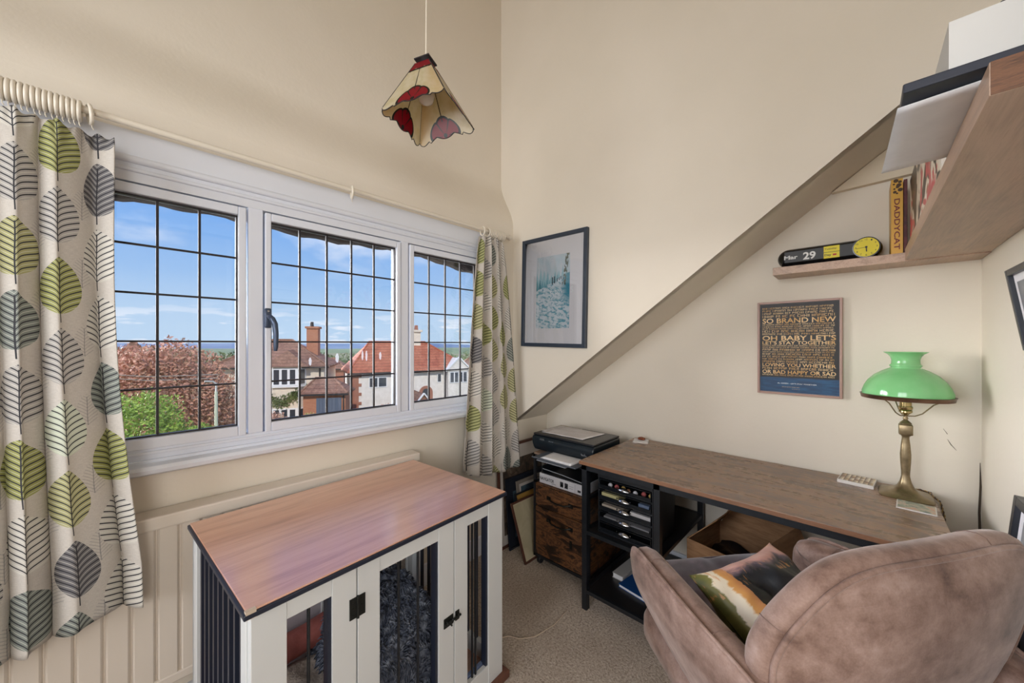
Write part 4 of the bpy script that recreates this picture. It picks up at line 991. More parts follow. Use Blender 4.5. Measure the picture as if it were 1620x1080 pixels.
# ------------------------------------------------------------------ green glass table lamp
def make_lamp():
    cx, cy = 2.088, -.122
    r = empty('table_lamp', (cx, cy, DZ), label='brass table lamp with green glass shade at the right end of the desk', cat='table lamp')
    br = speck('aged_brass', rgb(120, 104, 78), rgb(156, 140, 110), 30, .34, .75); cop = speck('dark_copper_band', rgb(88, 66, 54), rgb(132, 100, 80), 18, .35, .8); bright = simple('polished_brass', rgb(176, 158, 112), .2, .95)
    def sq(h, z, rr=.0): # rounded square ring
        out = []
        for k in range(32):
            a = 2 * PI * k / 32 + PI / 4; c, s = math.cos(a), math.sin(a); p = 6 if h > .03 else 3.
            q = (abs(c) ** p + abs(s) ** p) ** (-1 / p); out.append((cx + c * q * h, cy + s * q * h, z))
        return out
    b = MB(); prof = [(.074, DZ), (.075, DZ + .003), (.070, DZ + .008), (.050, DZ + .014), (.034, DZ + .022), (.024, DZ + .034), (.0165, DZ + .052), (.0120, DZ + .075), (.0122, DZ + .09), (.0148, DZ + .13), (.0155, DZ + .16), (.0130, DZ + .195), (.0105, DZ + .222), (.0110, DZ + .230), (.018, DZ + .237)]
    b.loft([sq(h, z) for h, z in prof]); b.build('lamp_base', br, r, world=True, smooth=True, angle=60)
    b = MB(); b.box(cx - .019, cx + .019, cy - .019, cy + .019, DZ + .236, DZ + .276, ch=.003); b.lathe([(.016, DZ + .276), (.017, DZ + .281), (.012, DZ + .287), (.006, DZ + .293), (.008, DZ + .300), (.005, DZ + .307), (.007, DZ + .313)], 20, (cx, cy, 0)); b.build('square_block', br, r, world=True, smooth=True, angle=50)
    MB().lathe([(.006, DZ + .311), (.014, DZ + .319), (.019, DZ + .323), (.019, DZ + .331), (.017, DZ + .333), (.020, DZ + .337), (.020, DZ + .345), (.017, DZ + .347), (.017, DZ + .362)], 24, (cx, cy, 0)).build('bulb_holder', bright, r, world=True, smooth=True, angle=50)
    zr = DZ + .379; R = .122
    for k in range(3):
        a = math.radians(20 + 120 * k); d = Vector((math.cos(a), math.sin(a), 0)); P = [Vector((cx, cy, DZ + .309)) + d * x + Vector((0, 0, z)) for x, z in ((.004, 0), (.025, .002), (.044, .014), (.058, .032), (.072, .050), (.092, .064), (R - .002, zr - DZ - .309 + .002))]
        MB().tube([p[:] for p in P], .0022, 8).build('shade_arm', br, r, world=True, smooth=True)
    MB().lathe([(R - .002, zr - .004), (R + .004, zr - .004), (R + .006, zr + .008), (R + .009, zr + .011), (R + .004, zr + .012), (R + .001, zr + .004), (R - .002, zr + .002)], 56, (cx, cy, 0), caps=False).build('gallery_ring', cop, r, world=True, smooth=True)
    g = Mat('milky_green_glass', None, .12); x, y, z = g.coord(); g.color(g.mix(g.noise(g.vec(x, y, z), 12, 3).sm(.3, .7), rgb(142, 214, 148), rgb(160, 224, 164)))
    g.b.inputs['Coat Weight'].default_value = .6; g.b.inputs['Subsurface Weight'].default_value = .0
    nt = g.nt; tl = nt.nodes.new('ShaderNodeBsdfTranslucent'); tl.inputs[0].default_value = rgb(150, 226, 156); mx = nt.nodes.new('ShaderNodeMixShader'); mx.inputs[0].default_value = .3
    nt.links.new(g.b.outputs[0], mx.inputs[1]); nt.links.new(tl.outputs[0], mx.inputs[2]); nt.links.new(mx.outputs[0], g.out.inputs[0])
    pf = [(R + .001, .006), (R + .002, .018), (.117, .036), (.106, .053), (.088, .070), (.066, .083), (.048, .0905), (.0415, .0935), (.0405, .096), (.044, .098), (.0445, .101), (.041, .104), (.0395, .107), (.0390, .118), (.042, .127), (.049, .135), (.060, .141), (.062, .1425)]
    full = [(a, zr + z * 1.25) for a, z in pf]; inner = [(max(a - .003, .001), zr + z * 1.25) for a, z in pf[::-1]]
    MB().lathe(full + inner + [full[0]], 64, (cx, cy, 0), caps=False).build('glass_shade', g, r, world=True, smooth=True, angle=180)
    c = MB(); P = [(cx + .070, cy - .02, DZ + .010), (cx + .085, cy - .045, DZ + .009), (cx + .075, cy - .066, DZ + .008), (2.12, DY0 + .004, DZ + .006), (2.085, DY0 - .010, DZ + .001), (2.05, DY0 - .016, DZ - .04), (2.03, DY0 - .02, DZ - .12), (2.03, DY0 - .02, .4), (2.05, DY0 - .03, .05)]
    # twisted two-colour flex
    pts = []; 
    for a, b_ in zip(P[:-1], P[1:]):
        a, b_ = Vector(a), Vector(b_); n = max(3, int((b_ - a).length / .004))
        for i in range(n): pts.append(a.lerp(b_, i / n))
    for ph, mt in ((0, simple('gold_flex', rgb(150, 120, 70), .7)), (PI, simple('brown_flex', rgb(58, 42, 30), .7))):
        q = []
        for i, p in enumerate(pts):
            d = (pts[min(i + 1, len(pts) - 1)] - pts[max(i - 1, 0)]).normalized(); a = d.orthogonal().normalized(); b2 = d.cross(a); t = i * 1.0 + ph
            q.append((p + (a * math.cos(t) + b2 * math.sin(t)) * .0018)[:])
        MB().tube(q, .0019, 6).build('twisted_cord', mt, r, world=True, smooth=True)
make_lamp()

# ------------------------------------------------------------------ shelves and what they carry
S1 = MB().box(2.078, XC - .001, YD + .001, .302, 1.660, 1.695, ch=.001).build('floating_shelf', M_shelf, smooth=False); tag(S1, 'short walnut floating shelf with the flip calendar clock on the desk wall', 'shelf')
S2e = empty('floating_shelf', (1.43, -.22, 1.663), label='deep walnut floating shelf high along the right wall', cat='shelf')
MB().box(.777, 2.076, YD + .001, -.120, 1.664, 1.708).build('shelf_board', M_shelf, S2e, world=True, bevel=.001)
MB().box(.7755, .7775, YD + .001, -.121, 1.6645, 1.7075).build('end_grain', M_shelfcut, S2e, world=True)
def make_clock():
    Y0, Y1, xc, zc, R = -.062, .292, 2.150, 1.7395, .0435
    r = empty('flip_calendar_clock', (xc, (Y0 + Y1) / 2, 1.695), label='black capsule flip calendar clock with yellow dial on the short shelf', cat='clock')
    def caps(rad, ya, yb, nm, mt, **k):
        prof = []
        n = 10
        for i in range(n + 1): a = PI / 2 * i / n; prof.append((max(rad * math.sin(a), .0005), (ya + rad) - rad * math.cos(a)))
        for i in range(n + 1): a = PI / 2 * i / n; prof.append((max(rad * math.cos(a), .0005), (yb - rad) + rad * math.sin(a)))
        return MB().lathe(prof, 40, M=Matrix.Translation((xc, 0, zc)) @ Matrix.Rotation(-PI / 2, 4, 'X')).build(nm, mt, r, world=True, smooth=True, angle=180, **k)
    body = simple('gloss_black_casing', rgb(20, 21, 24), .12); caps(R, Y0, Y1, 'clock_body', body)
    yel = simple('yellow_card', rgb(222, 206, 40), .5); ink = simple('clock_ink', rgb(24, 24, 24), .5); wh = simple('clock_white', rgb(222, 222, 220), .5)
    xf = xc - R * .985
    # flat window bezel faces the room (towards -x)
    bz = MB(); bz.box(xf - .0035, xf + .01, Y0 + .035, Y1 - .03, zc - .026, zc + .026); bz.build('display_window', simple('window_black', rgb(24, 25, 28), .45), r, world=True, bevel=.002)
    X = (0, -1, 0); Yv = (0, 0, 1); xo = xf - .0042
    lettering('Mar', 'lettering', wh, r, (xo, .262, zc - .011), X, Yv, .050, .018, .0003, .03)
    lettering('29', 'lettering', wh, r, (xo, .193, zc - .020), X, Yv, .044, .034, .0003, .03)
    c1 = MB(); c1.box(xo, xo + .002, .070, .122, zc + .001, zc + .026); c1.build('day_card', yel, r, world=True)
    c2 = MB(); c2.box(xo, xo + .002, .070, .122, zc - .026, zc - .001); c2.build('day_card', yel, r, world=True)
    lettering('Tuesday', 'lettering', ink, r, (xo - .0004, .119, zc + .009), X, Yv, .040, .009, .0003, .01)
    lettering('Day', 'lettering', ink, r, (xo - .0004, .119, zc - .019), X, Yv, .022, .012, .0003, .02)
    k = MB(); k.box(xo - .0006, xo, .080, .092, zc - .016, zc - .009); k.build('red_mark', simple('red_ink', rgb(180, 40, 36), .5), r, world=True)
    dy, dx = -.012, xo - .001
    MB().lathe([(.0425, 0), (.0425, .004)], 40, M=Matrix.Translation((dx + .002, dy, zc)) @ Matrix.Rotation(-PI / 2, 4, 'Y')).build('dial_rim', body, r, world=True, smooth=True)
    MB().lathe([(.0385, 0), (.0385, .001)], 40, M=Matrix.Translation((dx - .002, dy, zc)) @ Matrix.Rotation(-PI / 2, 4, 'Y')).build('dial', yel, r, world=True)
    for h in range(1, 13):
        a = h * PI / 6; cy_ = dy - .0315 * math.sin(a); cz = zc + .0315 * math.cos(a); w = .0045 if h < 10 else .007
        lettering(str(h), 'numeral', ink, r, (dx - .0032, cy_ + w / 2, cz - .0032), X, Yv, w, .0065, .0002)
    hands = MB()
    for ang, L, w in ((math.radians(270 - 5), .030, .0016), (math.radians(177), .019, .0032)):
        p = Vector((dx - .0045, dy, zc)); q = p + Vector((0, -math.sin(ang), math.cos(ang))) * L; hands.bar(p, q, w, .0012)
    hands.lathe([(.004, 0), (.004, .002)], 14, M=Matrix.Translation((dx - .0035, dy, zc)) @ Matrix.Rotation(-PI / 2, 4, 'Y')); hands.build('clock_hands', ink, r, world=True)
make_clock()
yb = simple('golden_yellow_cover', rgb(206, 156, 48), .4)
bk1 = empty('book', (2.15, -.098, 1.7085), label='tall golden yellow book standing on the shelf next to the clock', cat='book')
Zb = 1.696
m_ = MB(); m_.box(2.088, 2.225, -.084, -.0825, Zb, Zb + .292); m_.box(2.088, 2.225, -.115, -.1135, Zb, Zb + .292); m_.box(2.086, 2.0885, -.115, -.0825, Zb, Zb + .292); m_.build('book_cover', yb, bk1, world=True)
MB().box(2.089, 2.222, -.1135, -.084, Zb + .003, Zb + .288).build('pages', M_paper, bk1, world=True)
lettering('DADDYCAT', 'lettering', simple('maroon_ink', rgb(110, 34, 24), .5), bk1, (2.0858, -.0910, Zb + .215), (0, 0, -1), (0, -1, 0), .20, .016, .0004, .02)
m_ = MB(); 
for k in range(9): m_.lathe([(.0035 + .002 * (k % 3), 0), (.001, .0006)], 8, M=Matrix.Translation((2.0858, -.099 + .009 * math.sin(k * 2.4), Zb + .236 + k * .0062)) @ Matrix.Rotation(-PI / 2, 4, 'Y'))
m_.build('spine_ornament', simple('dark_ornament_ink', rgb(70, 46, 22), .6), bk1, world=True)
db = tag(MB().box(2.085, 2.22, -.127, -.117, Zb, Zb + .285, ch=.001).build('book', flip_art('dark_red_cover', [(.4, rgb(58, 22, 26)), (.6, rgb(96, 40, 44))], 20)), 'thin dark red book squeezed between the yellow book and the flowered folder', 'book')
def floral_cover():
    m = Mat('flowered_cover_print', None, .3); x, y, z = m.coord(); v = m.vec(x, y, z)
    n = m.noise(v, 8, 2, .5, .8); p = m.noise(m.vec(x * 1., y, z * 1.2 + 3.), 7, 2, .5, 1.)
    c = m.ramp(n, [(.40, rgb(20, 20, 24)), (.46, rgb(36, 36, 40)), (.49, rgb(236, 224, 206)), (.60, rgb(246, 240, 230)), (.66, rgb(176, 110, 60)), (.70, rgb(226, 80, 96))]); c = m.mix(p.sm(.56, .62), c, rgb(206, 70, 86)); m.color(c); return m
fb = empty('flowered_folder', (1.78, -.16, 1.7085), label='black folder printed with cream and coral flowers standing along the deep shelf', cat='folder')
MB().box(1.30, 2.060, -.142, -.132, 1.709, 1.965, ch=.001).build('folder_cover', floral_cover(), fb, world=True)
MB().box(1.302, 2.058, -.150, -.1425, 1.709, 1.962).build('folder_pages', M_paper, fb, world=True)
# sheets, portfolio and white box pushed over the shelf front
sheet('paper_sheet', 'large white sheet jutting out over the front of the deep shelf', [(.806, -.31), (1.10, -.30), (1.128, -.030), (.834, -.040)], 1.7095, M_paper, .0005, .0006, seed=2)
sheet('paper_sheet', 'second white sheet jutting out under the black portfolio, further along the shelf', [(.83, -.30), (1.122, -.31), (1.105, -.055), (.86, -.060)], 1.7115, M_paper, .0005, .0006, seed=4)
pf = tag(MB().box(.800, 1.105, -.322, -.044, 1.7145, 1.7285, ch=.002).build('portfolio_case', simple('black_portfolio', rgb(30, 34, 46), .5)), 'flat black portfolio lying on the sheets on the deep shelf', 'portfolio')
wbx = empty('storage_box', (.94, -.21, 1.729), label='white open-topped cardboard box on the black portfolio', cat='box')
wm = simple('white_card', rgb(192, 190, 186), .6); m_ = MB()
for (x0, x1, y0, y1) in ((.832, .835, -.325, -.092), (1.05, 1.053, -.325, -.092), (.8352, 1.0498, -.095, -.092), (.8352, 1.0498, -.325, -.322)): m_.box(x0, x1, y0, y1, 1.729, 1.812)
m_.box(.8352, 1.0498, -.3218, -.0952, 1.729, 1.732); m_.build('box_body', wm, wbx, world=True)
m_ = MB(); m_.prism([(.8300, -.165, 1.7295), (.8300, -.19, 1.752), (.8300, -.32, 1.758), (.8300, -.32, 1.7295)], (-.0015, 0, 0)); m_.build('paper_label', simple('pale_blue_paper', rgb(196, 212, 222), .6), wbx, world=True)
fl = tag(MB().box(.845, 1.04, -.31, -.140, 1.8125, 1.822, ch=.002).build('notebook', simple('dark_grey_cover', rgb(62, 60, 62), .6)), 'dark grey notebook resting across the top of the white box', 'notebook')
ca = MB(); ca.tube([(1.165, 1.19, .004), (1.20, 1.17, .004), (1.225, 1.12, .004), (1.28, 1.08, .004), (1.40, 1.06, .004), (1.52, 1.07, .004)], .0022, 6)
tag(ca.build('cable', simple('cream_cable', rgb(196, 178, 158), .5), smooth=True), 'thin cream cable trailing over the carpet beside the crate', 'cable')

# ------------------------------------------------------------------ armchair
def suede():
    m = Mat('taupe_velvet_suede', None, .62, 0, .3); x, y, z = m.coord(); v = m.vec(x, y, z)
    a = m.noise(m.vec(x * 1., y * 1., z * 1.8), 4.2, 6, .62, .5); b = m.noise(v, 26, 4, .6); f = m.noise(v, 260, 2)
    c = m.ramp(a * .62 + b * .30 + f * .08, [(.36, rgb(86, 64, 54)), (.45, rgb(122, 96, 84)), (.55, rgb(150, 124, 112)), (.66, rgb(176, 152, 142))])
    m.color(c); m.b.inputs['Sheen Weight'].default_value = .35; m.b.inputs['Sheen Roughness'].default_value = .4; m.b.inputs['Sheen Tint'].default_value = (1, .93, .90, 1)
    m.bump(b * .6 + f * .3, .12, .004); return m
M_suede = suede()
def spline(P, n, closed=True):
    P = [Vector(p) for p in P]; N = len(P); out = []
    for i in range(n):
        t = i / n * N; k = int(t); u = t - k
        p0, p1, p2, p3 = P[(k - 1) % N], P[k % N], P[(k + 1) % N], P[(k + 2) % N]
        out.append(.5 * ((2 * p1) + (-p0 + p2) * u + (2 * p0 - 5 * p1 + 4 * p2 - p3) * u * u + (-p0 + 3 * p1 - 3 * p2 + p3) * u ** 3))
    return out
def inset(O, d):
    n = len(O); out = []
    A = sum(O[i].x * O[(i + 1) % n].y - O[(i + 1) % n].x * O[i].y for i in range(n)); sg = 1 if A > 0 else -1
    for i in range(n):
        t = (O[(i + 2) % n] - O[i - 2]); t = t.normalized() if t.length > 0 else Vector((1, 0)); out.append(O[i] + Vector((-t.y, t.x)) * d * sg)
    return out
def pad(outline, profile, place, n=96, fill=6):
    """profile: list of (inset, depth) from the far centre round the rim to the near centre"""
    O = [Vector((p[0], p[1])) for p in spline([(a, b, 0) for a, b in outline], n)]; c = sum(O, Vector((0, 0))) / n
    loops = []
    def ring(base, k, dep): return [place(*(c + (p - c) * k), dep) for p in base]
    first = inset(O, profile[0][0]); last = inset(O, profile[-1][0])
    for j in range(1, fill + 1): loops.append(ring(first, j / fill if j < fill else 1, profile[0][1] + (profile[0][2] if len(profile[0]) > 2 else 0) * (1 - (j / fill) ** 2)))
    for q in profile[1:]: loops.append(ring(inset(O, q[0]), 1, q[1]))
    for j in range(fill - 1, 0, -1): loops.append(ring(last, j / fill, profile[-1][1] + (profile[-1][2] if len(profile[-1]) > 2 else 0) * (1 - (j / fill) ** 2)))
    return MB().loft([[tuple(p) for p in l] for l in loops])
def make_chair():
    ang = math.radians(54); J = Vector((.822, .141)); fd = Vector((math.cos(ang), math.sin(ang))); s = Vector((fd.y, -fd.x))
    c0 = J + s * .33 + fd * .27
    r = empty('armchair', (c0.x, c0.y, 0), math.atan2(s.y, s.x), label='taupe suede swivel armchair with curved back turned towards the desk', cat='armchair')
    # local coords: a = s - .33, b = f - .27
    def bk(x, z, d): # back: x along s, z height, d depth towards the sitter
        a = x - .33; return Vector((a, -.27 - .022 + .022 * (a / .33) ** 2 * (1 if abs(a) < .33 else 1) + d - (z - .7) * .10, z))
    out = [(.0, .72), (.006, .765), (.032, .815), (.070, .860), (.112, .898), (.165, .926), (.24, .940), (.33, .943), (.43, .945), (.54, .945), (.625, .925), (.675, .87), (.69, .79), (.655, .69), (.585, .605), (.48, .54), (.36, .50), (.24, .50), (.13, .54), (.05, .61), (.01, .67)]
    shell = pad(out, [(.034, -.012, -.028), (.024, -.010), (.018, -.006), (.014, .004)], bk, 120)
    shell.build('back_shell', M_suede, r, smooth=True, angle=180)
    O = [Vector((p[0], p[1])) for p in spline([(a, b, 0) for a, b in out], 160)]
    MB().tube([tuple(bk(p.x, p.y, -.006)) for p in inset(O, .020)], .0055, 10, closed=True).build('back_piping', M_suede, r, smooth=True, angle=180)
    cush = pad(out, [(.024, .002, 0), (.014, -.002), (.004, .006), (0, .020), (.003, .036), (.012, .050), (.030, .060), (.07, .066, .012)], bk, 120)
    cush.build('back_cushion', M_suede, r, smooth=True, angle=180)
    # short cross seams on the rolled edge
    SEAM = simple('seam_thread', rgb(124, 100, 90), .8)
    for i in (14, 66):
        MB().tube([tuple(bk(*(inset(O, ins)[i]), d)) for ins, d in ((.013, -.0025), (.004, .0055), (-.0004, .020), (.0025, .036), (.0115, .0505))], .001, 6).build('seam', SEAM, r, smooth=True)
    # arms: plane from the joint forwards; outline (d along, z)
    aout = [(-.07, .56), (-.06, .655), (-.01, .698), (.12, .718), (.25, .728), (.36, .726), (.435, .716), (.468, .690), (.470, .63), (.458, .572), (.40, .540), (.31, .505), (.18, .465), (.05, .45), (-.05, .48)]
    for sd in (-1, 1):
        base_a = -.33 + .0 if sd < 0 else .315
        def am(x, z, d, sd=sd, base_a=base_a):
            # d: 0 outer face, positive inwards
            lean_ = .02 * ((z - .6) / .15) - .035 * max(0, (.62 - z)) / .15
            w = base_a + sd * (lean_ + .02 * math.sin(max(0, min(1, (x + .07) / .54)) * PI)) - sd * d
            return Vector((w, -.27 + x, z if sd < 0 else z - .034))
        sh = pad(aout, [(.010, -.004, -.006), (.004, 0), (.0, .006), (.003, .014), (.01, .016)], am, 100)
        arm = sh.build('arm', M_suede, r, smooth=True, angle=180)
        AO = [Vector((p[0], p[1])) for p in spline([(a, b, 0) for a, b in aout], 140)]
        MB().tube([tuple(am(p.x, p.y, .008)) for p in inset(AO, .0)], .0045, 8, closed=True).build('arm_piping', M_suede, arm, smooth=True, angle=180)
        pad(aout, [(.012, .012), (.004, .016), (.0, .030), (.0, .050), (.010, .070), (.028, .080), (.06, .082, .008)], am, 100).build('arm_cushion', M_suede, arm, smooth=True, angle=180)
        for k in (.10, .235, .35):
            zt_ = .7165 if k < .3 else .7265
            MB().tube([tuple(am(k, zt_ + dz, dd)) for dd, dz in ((.014, .0), (.03, .0045), (.05, .004), (.068, -.006), (.078, -.025), (.081, -.06))], .001, 6).build('seam', SEAM, arm, smooth=True)
    # seat
    so_ = [(-.30, -.20), (-.30, .10), (-.27, .24), (-.15, .285), (0, .295), (.15, .285), (.27, .24), (.30, .10), (.30, -.20), (.15, -.26), (-.15, -.26)]
    pad(so_, [(.02, .40), (0, .415), (0, .455), (.012, .482), (.04, .495, .01)], lambda x, y, d: Vector((x, y, d)), 96).build('seat', M_suede, r, smooth=True, angle=180)
    ub = MB(); ub.lathe([(.10, .36), (.24, .372), (.28, .40)], 40, (0, 0, 0)); ub.build('seat_underside', M_suede, r, smooth=True)
    leg = M_black
    MB().lathe([(.028, .04), (.028, .30), (.05, .345), (.09, .36)], 24).build('swivel_column', leg, r, smooth=True)
    for k in range(4):
        a = math.radians(45 + 90 * k); d = Vector((math.cos(a), math.sin(a), 0)); L = .27
        MB().bar(Vector((0, 0, .075)) + d * .01, Vector((0, 0, .022)) + d * L, .026, .028).lathe([(.016, 0), (.018, .006), (.014, .018)], 14, tuple(d * (L - .01))).build('leg', leg, r, bevel=.003)
    return r
chair = make_chair(); CW = wmat(chair)
def cushion_mesh(w, h, th, fn, n=40, wr=.006, seed=0):
    """square pillow with pinched corners; fn maps local (x,y,z) -> point"""
    top = []; bot = []
    def P(u, v, sg):
        x = (u * 2 - 1); y = (v * 2 - 1)
        k = 1 - .10 * (1 - abs(x) ** 2) * (abs(y) ** 6); k2 = 1 - .10 * (1 - abs(y) ** 2) * (abs(x) ** 6)
        t = max(0, (1 - abs(x) ** 2.6)) ** .55 * max(0, (1 - abs(y) ** 2.6)) ** .55
        wn = wr * noise.noise(Vector((x * 2.3 + seed, y * 2.3, sg * 2.))) * (.3 + t) * 1.6 + wr * .8 * noise.noise(Vector((x * 5 + seed, y * 5, sg * 3.)))*t
        return fn(x * w / 2 * k2, y * h / 2 * k, sg * (t * th / 2) + wn)
    m = MB(); m.grid(lambda u, v: P(u, v, 1), n, n); m.grid(lambda u, v: P(u, v, -1), n, n); return m
def uvs(n, times): return [(i / n, j / n) for _ in range(times) for j in range(n + 1) for i in range(n + 1)]
# purple seat cushion
M_purple = Mat('plum_grey_velvet', None, .6, 0, .3); _x, _y, _z = M_purple.coord(); _n = M_purple.noise(M_purple.vec(_x, _y, _z), 14, 5, .6, .6)
M_purple.color(M_purple.ramp(_n, [(.3, rgb(50, 40, 46)), (.55, rgb(80, 66, 74)), (.75, rgb(112, 96, 104))])); M_purple.b.inputs['Sheen Weight'].default_value = .5
sc0 = CW @ Vector((-.005, .085, .545))
pc = empty('seat_cushion', sc0[:], chair.rotation_euler.z + math.radians(-3), label='plum grey velvet box cushion on the seat of the armchair', cat='cushion')
def boxc(u, v, sg=0):
    x = (u * 2 - 1); y = v * 2 - 1
    t = (max(0, 1 - abs(x) ** 5) * max(0, 1 - abs(y) ** 5)) ** .5; tf = -.016 * math.exp(-((x * .5) ** 2 + (y * .5) ** 2) * 14) - .010 * (math.exp(-(x * 9) ** 2) + math.exp(-(y * 9) ** 2)) * t
    return Vector((x * .215, y * .215, .028 + .022 * t + tf + .005 * noise.noise(Vector((x * 3, y * 3, 7)))))
m_ = MB(); m_.grid(lambda u, v: boxc(u, v), 40, 40); m_.grid(lambda u, v: Vector(((u * 2 - 1) * .215, (v * 2 - 1) * .215, -.032)), 8, 8)
side = []
for (a, b) in (((-1, -1), (1, -1)), ((1, -1), (1, 1)), ((1, 1), (-1, 1)), ((-1, 1), (-1, -1))):
    m_.grid(lambda u, v, a=a, b=b: Vector(((a[0] + (b[0] - a[0]) * u) * (.215 + .012 * math.sin(v * PI)), (a[1] + (b[1] - a[1]) * u) * (.215 + .012 * math.sin(v * PI)), -.032 + .060 * v)), 24, 6)
m_.build('cushion_cover', M_purple, pc, smooth=True, angle=60)
for z in (-.032, .028):
    c_ = [(-.215, -.215, z), (.215, -.215, z), (.215, .215, z), (-.215, .215, z)]; q = []
    for i in range(4):
        for k in range(10): q.append(tuple(Vector(c_[i]).lerp(Vector(c_[(i + 1) % 4]), k / 10)))
    MB().tube(q, .004, 8, closed=True).build('cushion_piping', M_purple, pc, smooth=True, angle=180)
# painted throw cushion leaning in the corner of back and arm
def painted():
    m = Mat('painterly_landscape_fabric', None, .45, 0, .5); x, y, z = m.coord(); v = m.vec(x, y, z)
    u, w, _ = m.coord('UV')
    n = m.noise(m.vec(u, w, 0.), 3, 5, .6, 1.5); n2 = m.noise(m.vec(u * 1.2, w * 3, 2.), 3.5, 4, .6, .8)
    t = w * .86 + (n - .5) * .26
    c = m.ramp(t, [(.0, rgb(34, 30, 44)), (.10, rgb(110, 112, 150)), (.14, rgb(28, 26, 40)), (.20, rgb(92, 62, 34)), (.30, rgb(64, 60, 34)), (.40, rgb(110, 82, 46)), (.47, rgb(52, 50, 28)), (.54, rgb(16, 18, 24)), (.70, rgb(24, 30, 38)), (.74, rgb(96, 84, 96)), (.78, rgb(196, 150, 140)), (.88, rgb(206, 172, 160)), (.95, rgb(222, 204, 180))])
    left = u.lt(.24 + (n - .5) * .10) * w.gt(.30)
    band = m.ramp(u * 3.4 + (n2 - .5) * .4, [(.0, rgb(90, 96, 50)), (.22, rgb(120, 116, 60)), (.27, rgb(226, 214, 190)), (.48, rgb(226, 214, 190)), (.54, rgb(206, 150, 84)), (.80, rgb(190, 130, 84))])
    c = m.mix(left, c, band); c = m.mix(m.noise(m.vec(u * 4, w, 5.), 6, 4).sm(.58, .64) * w.gt(.76) * .7, c, rgb(206, 150, 92))
    c = m.mix(m.noise(m.vec(u, w * 2, 5.), 5, 3).sm(.60, .66) * w.lt(.5) * .6, c, rgb(150, 96, 56)); m.color(c); return m
fc = CW @ Vector((-.045, -.065, .618))
tcm = painted()
tc = empty('throw_cushion', fc[:], chair.rotation_euler.z, label='painterly printed throw cushion in dark green, pink and cream leaning on the armchair back', cat='cushion')
MR = Matrix.Rotation(math.radians(10), 4, 'Z') @ Matrix.Rotation(math.radians(-58), 4, 'X') @ Matrix.Rotation(math.radians(-4), 4, 'Y')
cushion_mesh(.35, .35, .15, lambda x, y, z: MR @ Vector((x, z * 1., y)), 44, .014, 3).build('cushion_cover', tcm, tc, smooth=True, angle=180, uv=uvs(44, 2))

# ------------------------------------------------------------------ outside
def E(u, v, D):   # a point at distance D along the view axis in the direction of photo position (u, v)
    return Vector((0, 0, EYE)) + FWD * D + RGT * ((u - 810) / 579 * D) + Vector((0, 0, (544 - v) / 579 * D))
GZ = -5.6
def tiles(name, c1, c2, c3):
    m = Mat(name, None, .8); x, y, z = m.coord(); n = m.noise(m.vec(x, y, z), 1.6, 5); row = (z * 4.2).frac(); col = m.noise(m.vec(x * 5, y * 5, (z * 4.2).floor()), 1.5, 2)
    c = m.ramp(n * .5 + col * .5, [(.35, c1), (.5, c2), (.65, c3)]); c = m.mix(row.lt(.16) * .55, c, rgb(70, 40, 30)); m.color(c); m.bump(row, .5, .05); return m
T_red = tiles('red_clay_tiles', rgb(150, 84, 62), rgb(176, 102, 74), rgb(190, 122, 92)); T_brown = tiles('brown_clay_tiles', rgb(112, 78, 62), rgb(140, 102, 82), rgb(160, 122, 100)); T_orange = tiles('orange_ridge_tiles', rgb(176, 92, 64), rgb(186, 102, 74), rgb(192, 116, 88))
M_render = speck('cream_house_render', rgb(212, 198, 178), rgb(226, 214, 194), 3, .9); M_render2 = speck('white_house_render', rgb(216, 208, 196), rgb(230, 224, 214), 3, .9)
def brick(name, c1, c2, mortar):
    m = Mat(name, None, .9); x, y, z = m.coord(); n = m.nt.nodes.new('ShaderNodeTexBrick'); m.nt.links.new(m.vec(x + y, z), n.inputs['Vector']); n.inputs['Scale'].default_value = 4.5
    n.inputs['Color1'].default_value = c1; n.inputs['Color2'].default_value = c2; n.inputs['Mortar'].default_value = mortar; n.inputs['Mortar Size'].default_value = .015; m.color(V(m.nt, n.outputs[0])); return m
B_or = brick('orange_brick', rgb(180, 116, 84), rgb(164, 98, 70), rgb(190, 166, 140)); B_red = brick('red_brown_brick', rgb(140, 84, 64), rgb(160, 100, 78), rgb(180, 150, 130))
W_white = simple('white_window_frame_outside', rgb(228, 228, 226), .5); W_dark = simple('dark_window_pane', rgb(52, 58, 66), .15)
M_gutter = simple('black_gutter', rgb(44, 40, 40), .6)
def wpane(par, x0, x1, y, z0, z1, n=1, tr_=False):
    f = MB(); f.box(x0, x1, y - .05, y + .02, z0, z1); w = f.build('window', W_white, par)
    for i in range(n):
        a = x0 + (x1 - x0) * i / n + .06; b = x0 + (x1 - x0) * (i + 1) / n - .06
        if tr_: MB().box(a, b, y - .07, y - .045, z1 - .38, z1 - .08).build('pane', W_dark, w); MB().box(a, b, y - .07, y - .045, z0 + .08, z1 - .46).build('pane', W_dark, w)
        else: MB().box(a, b, y - .07, y - .045, z0 + .08, z1 - .08).build('pane', W_dark, w)
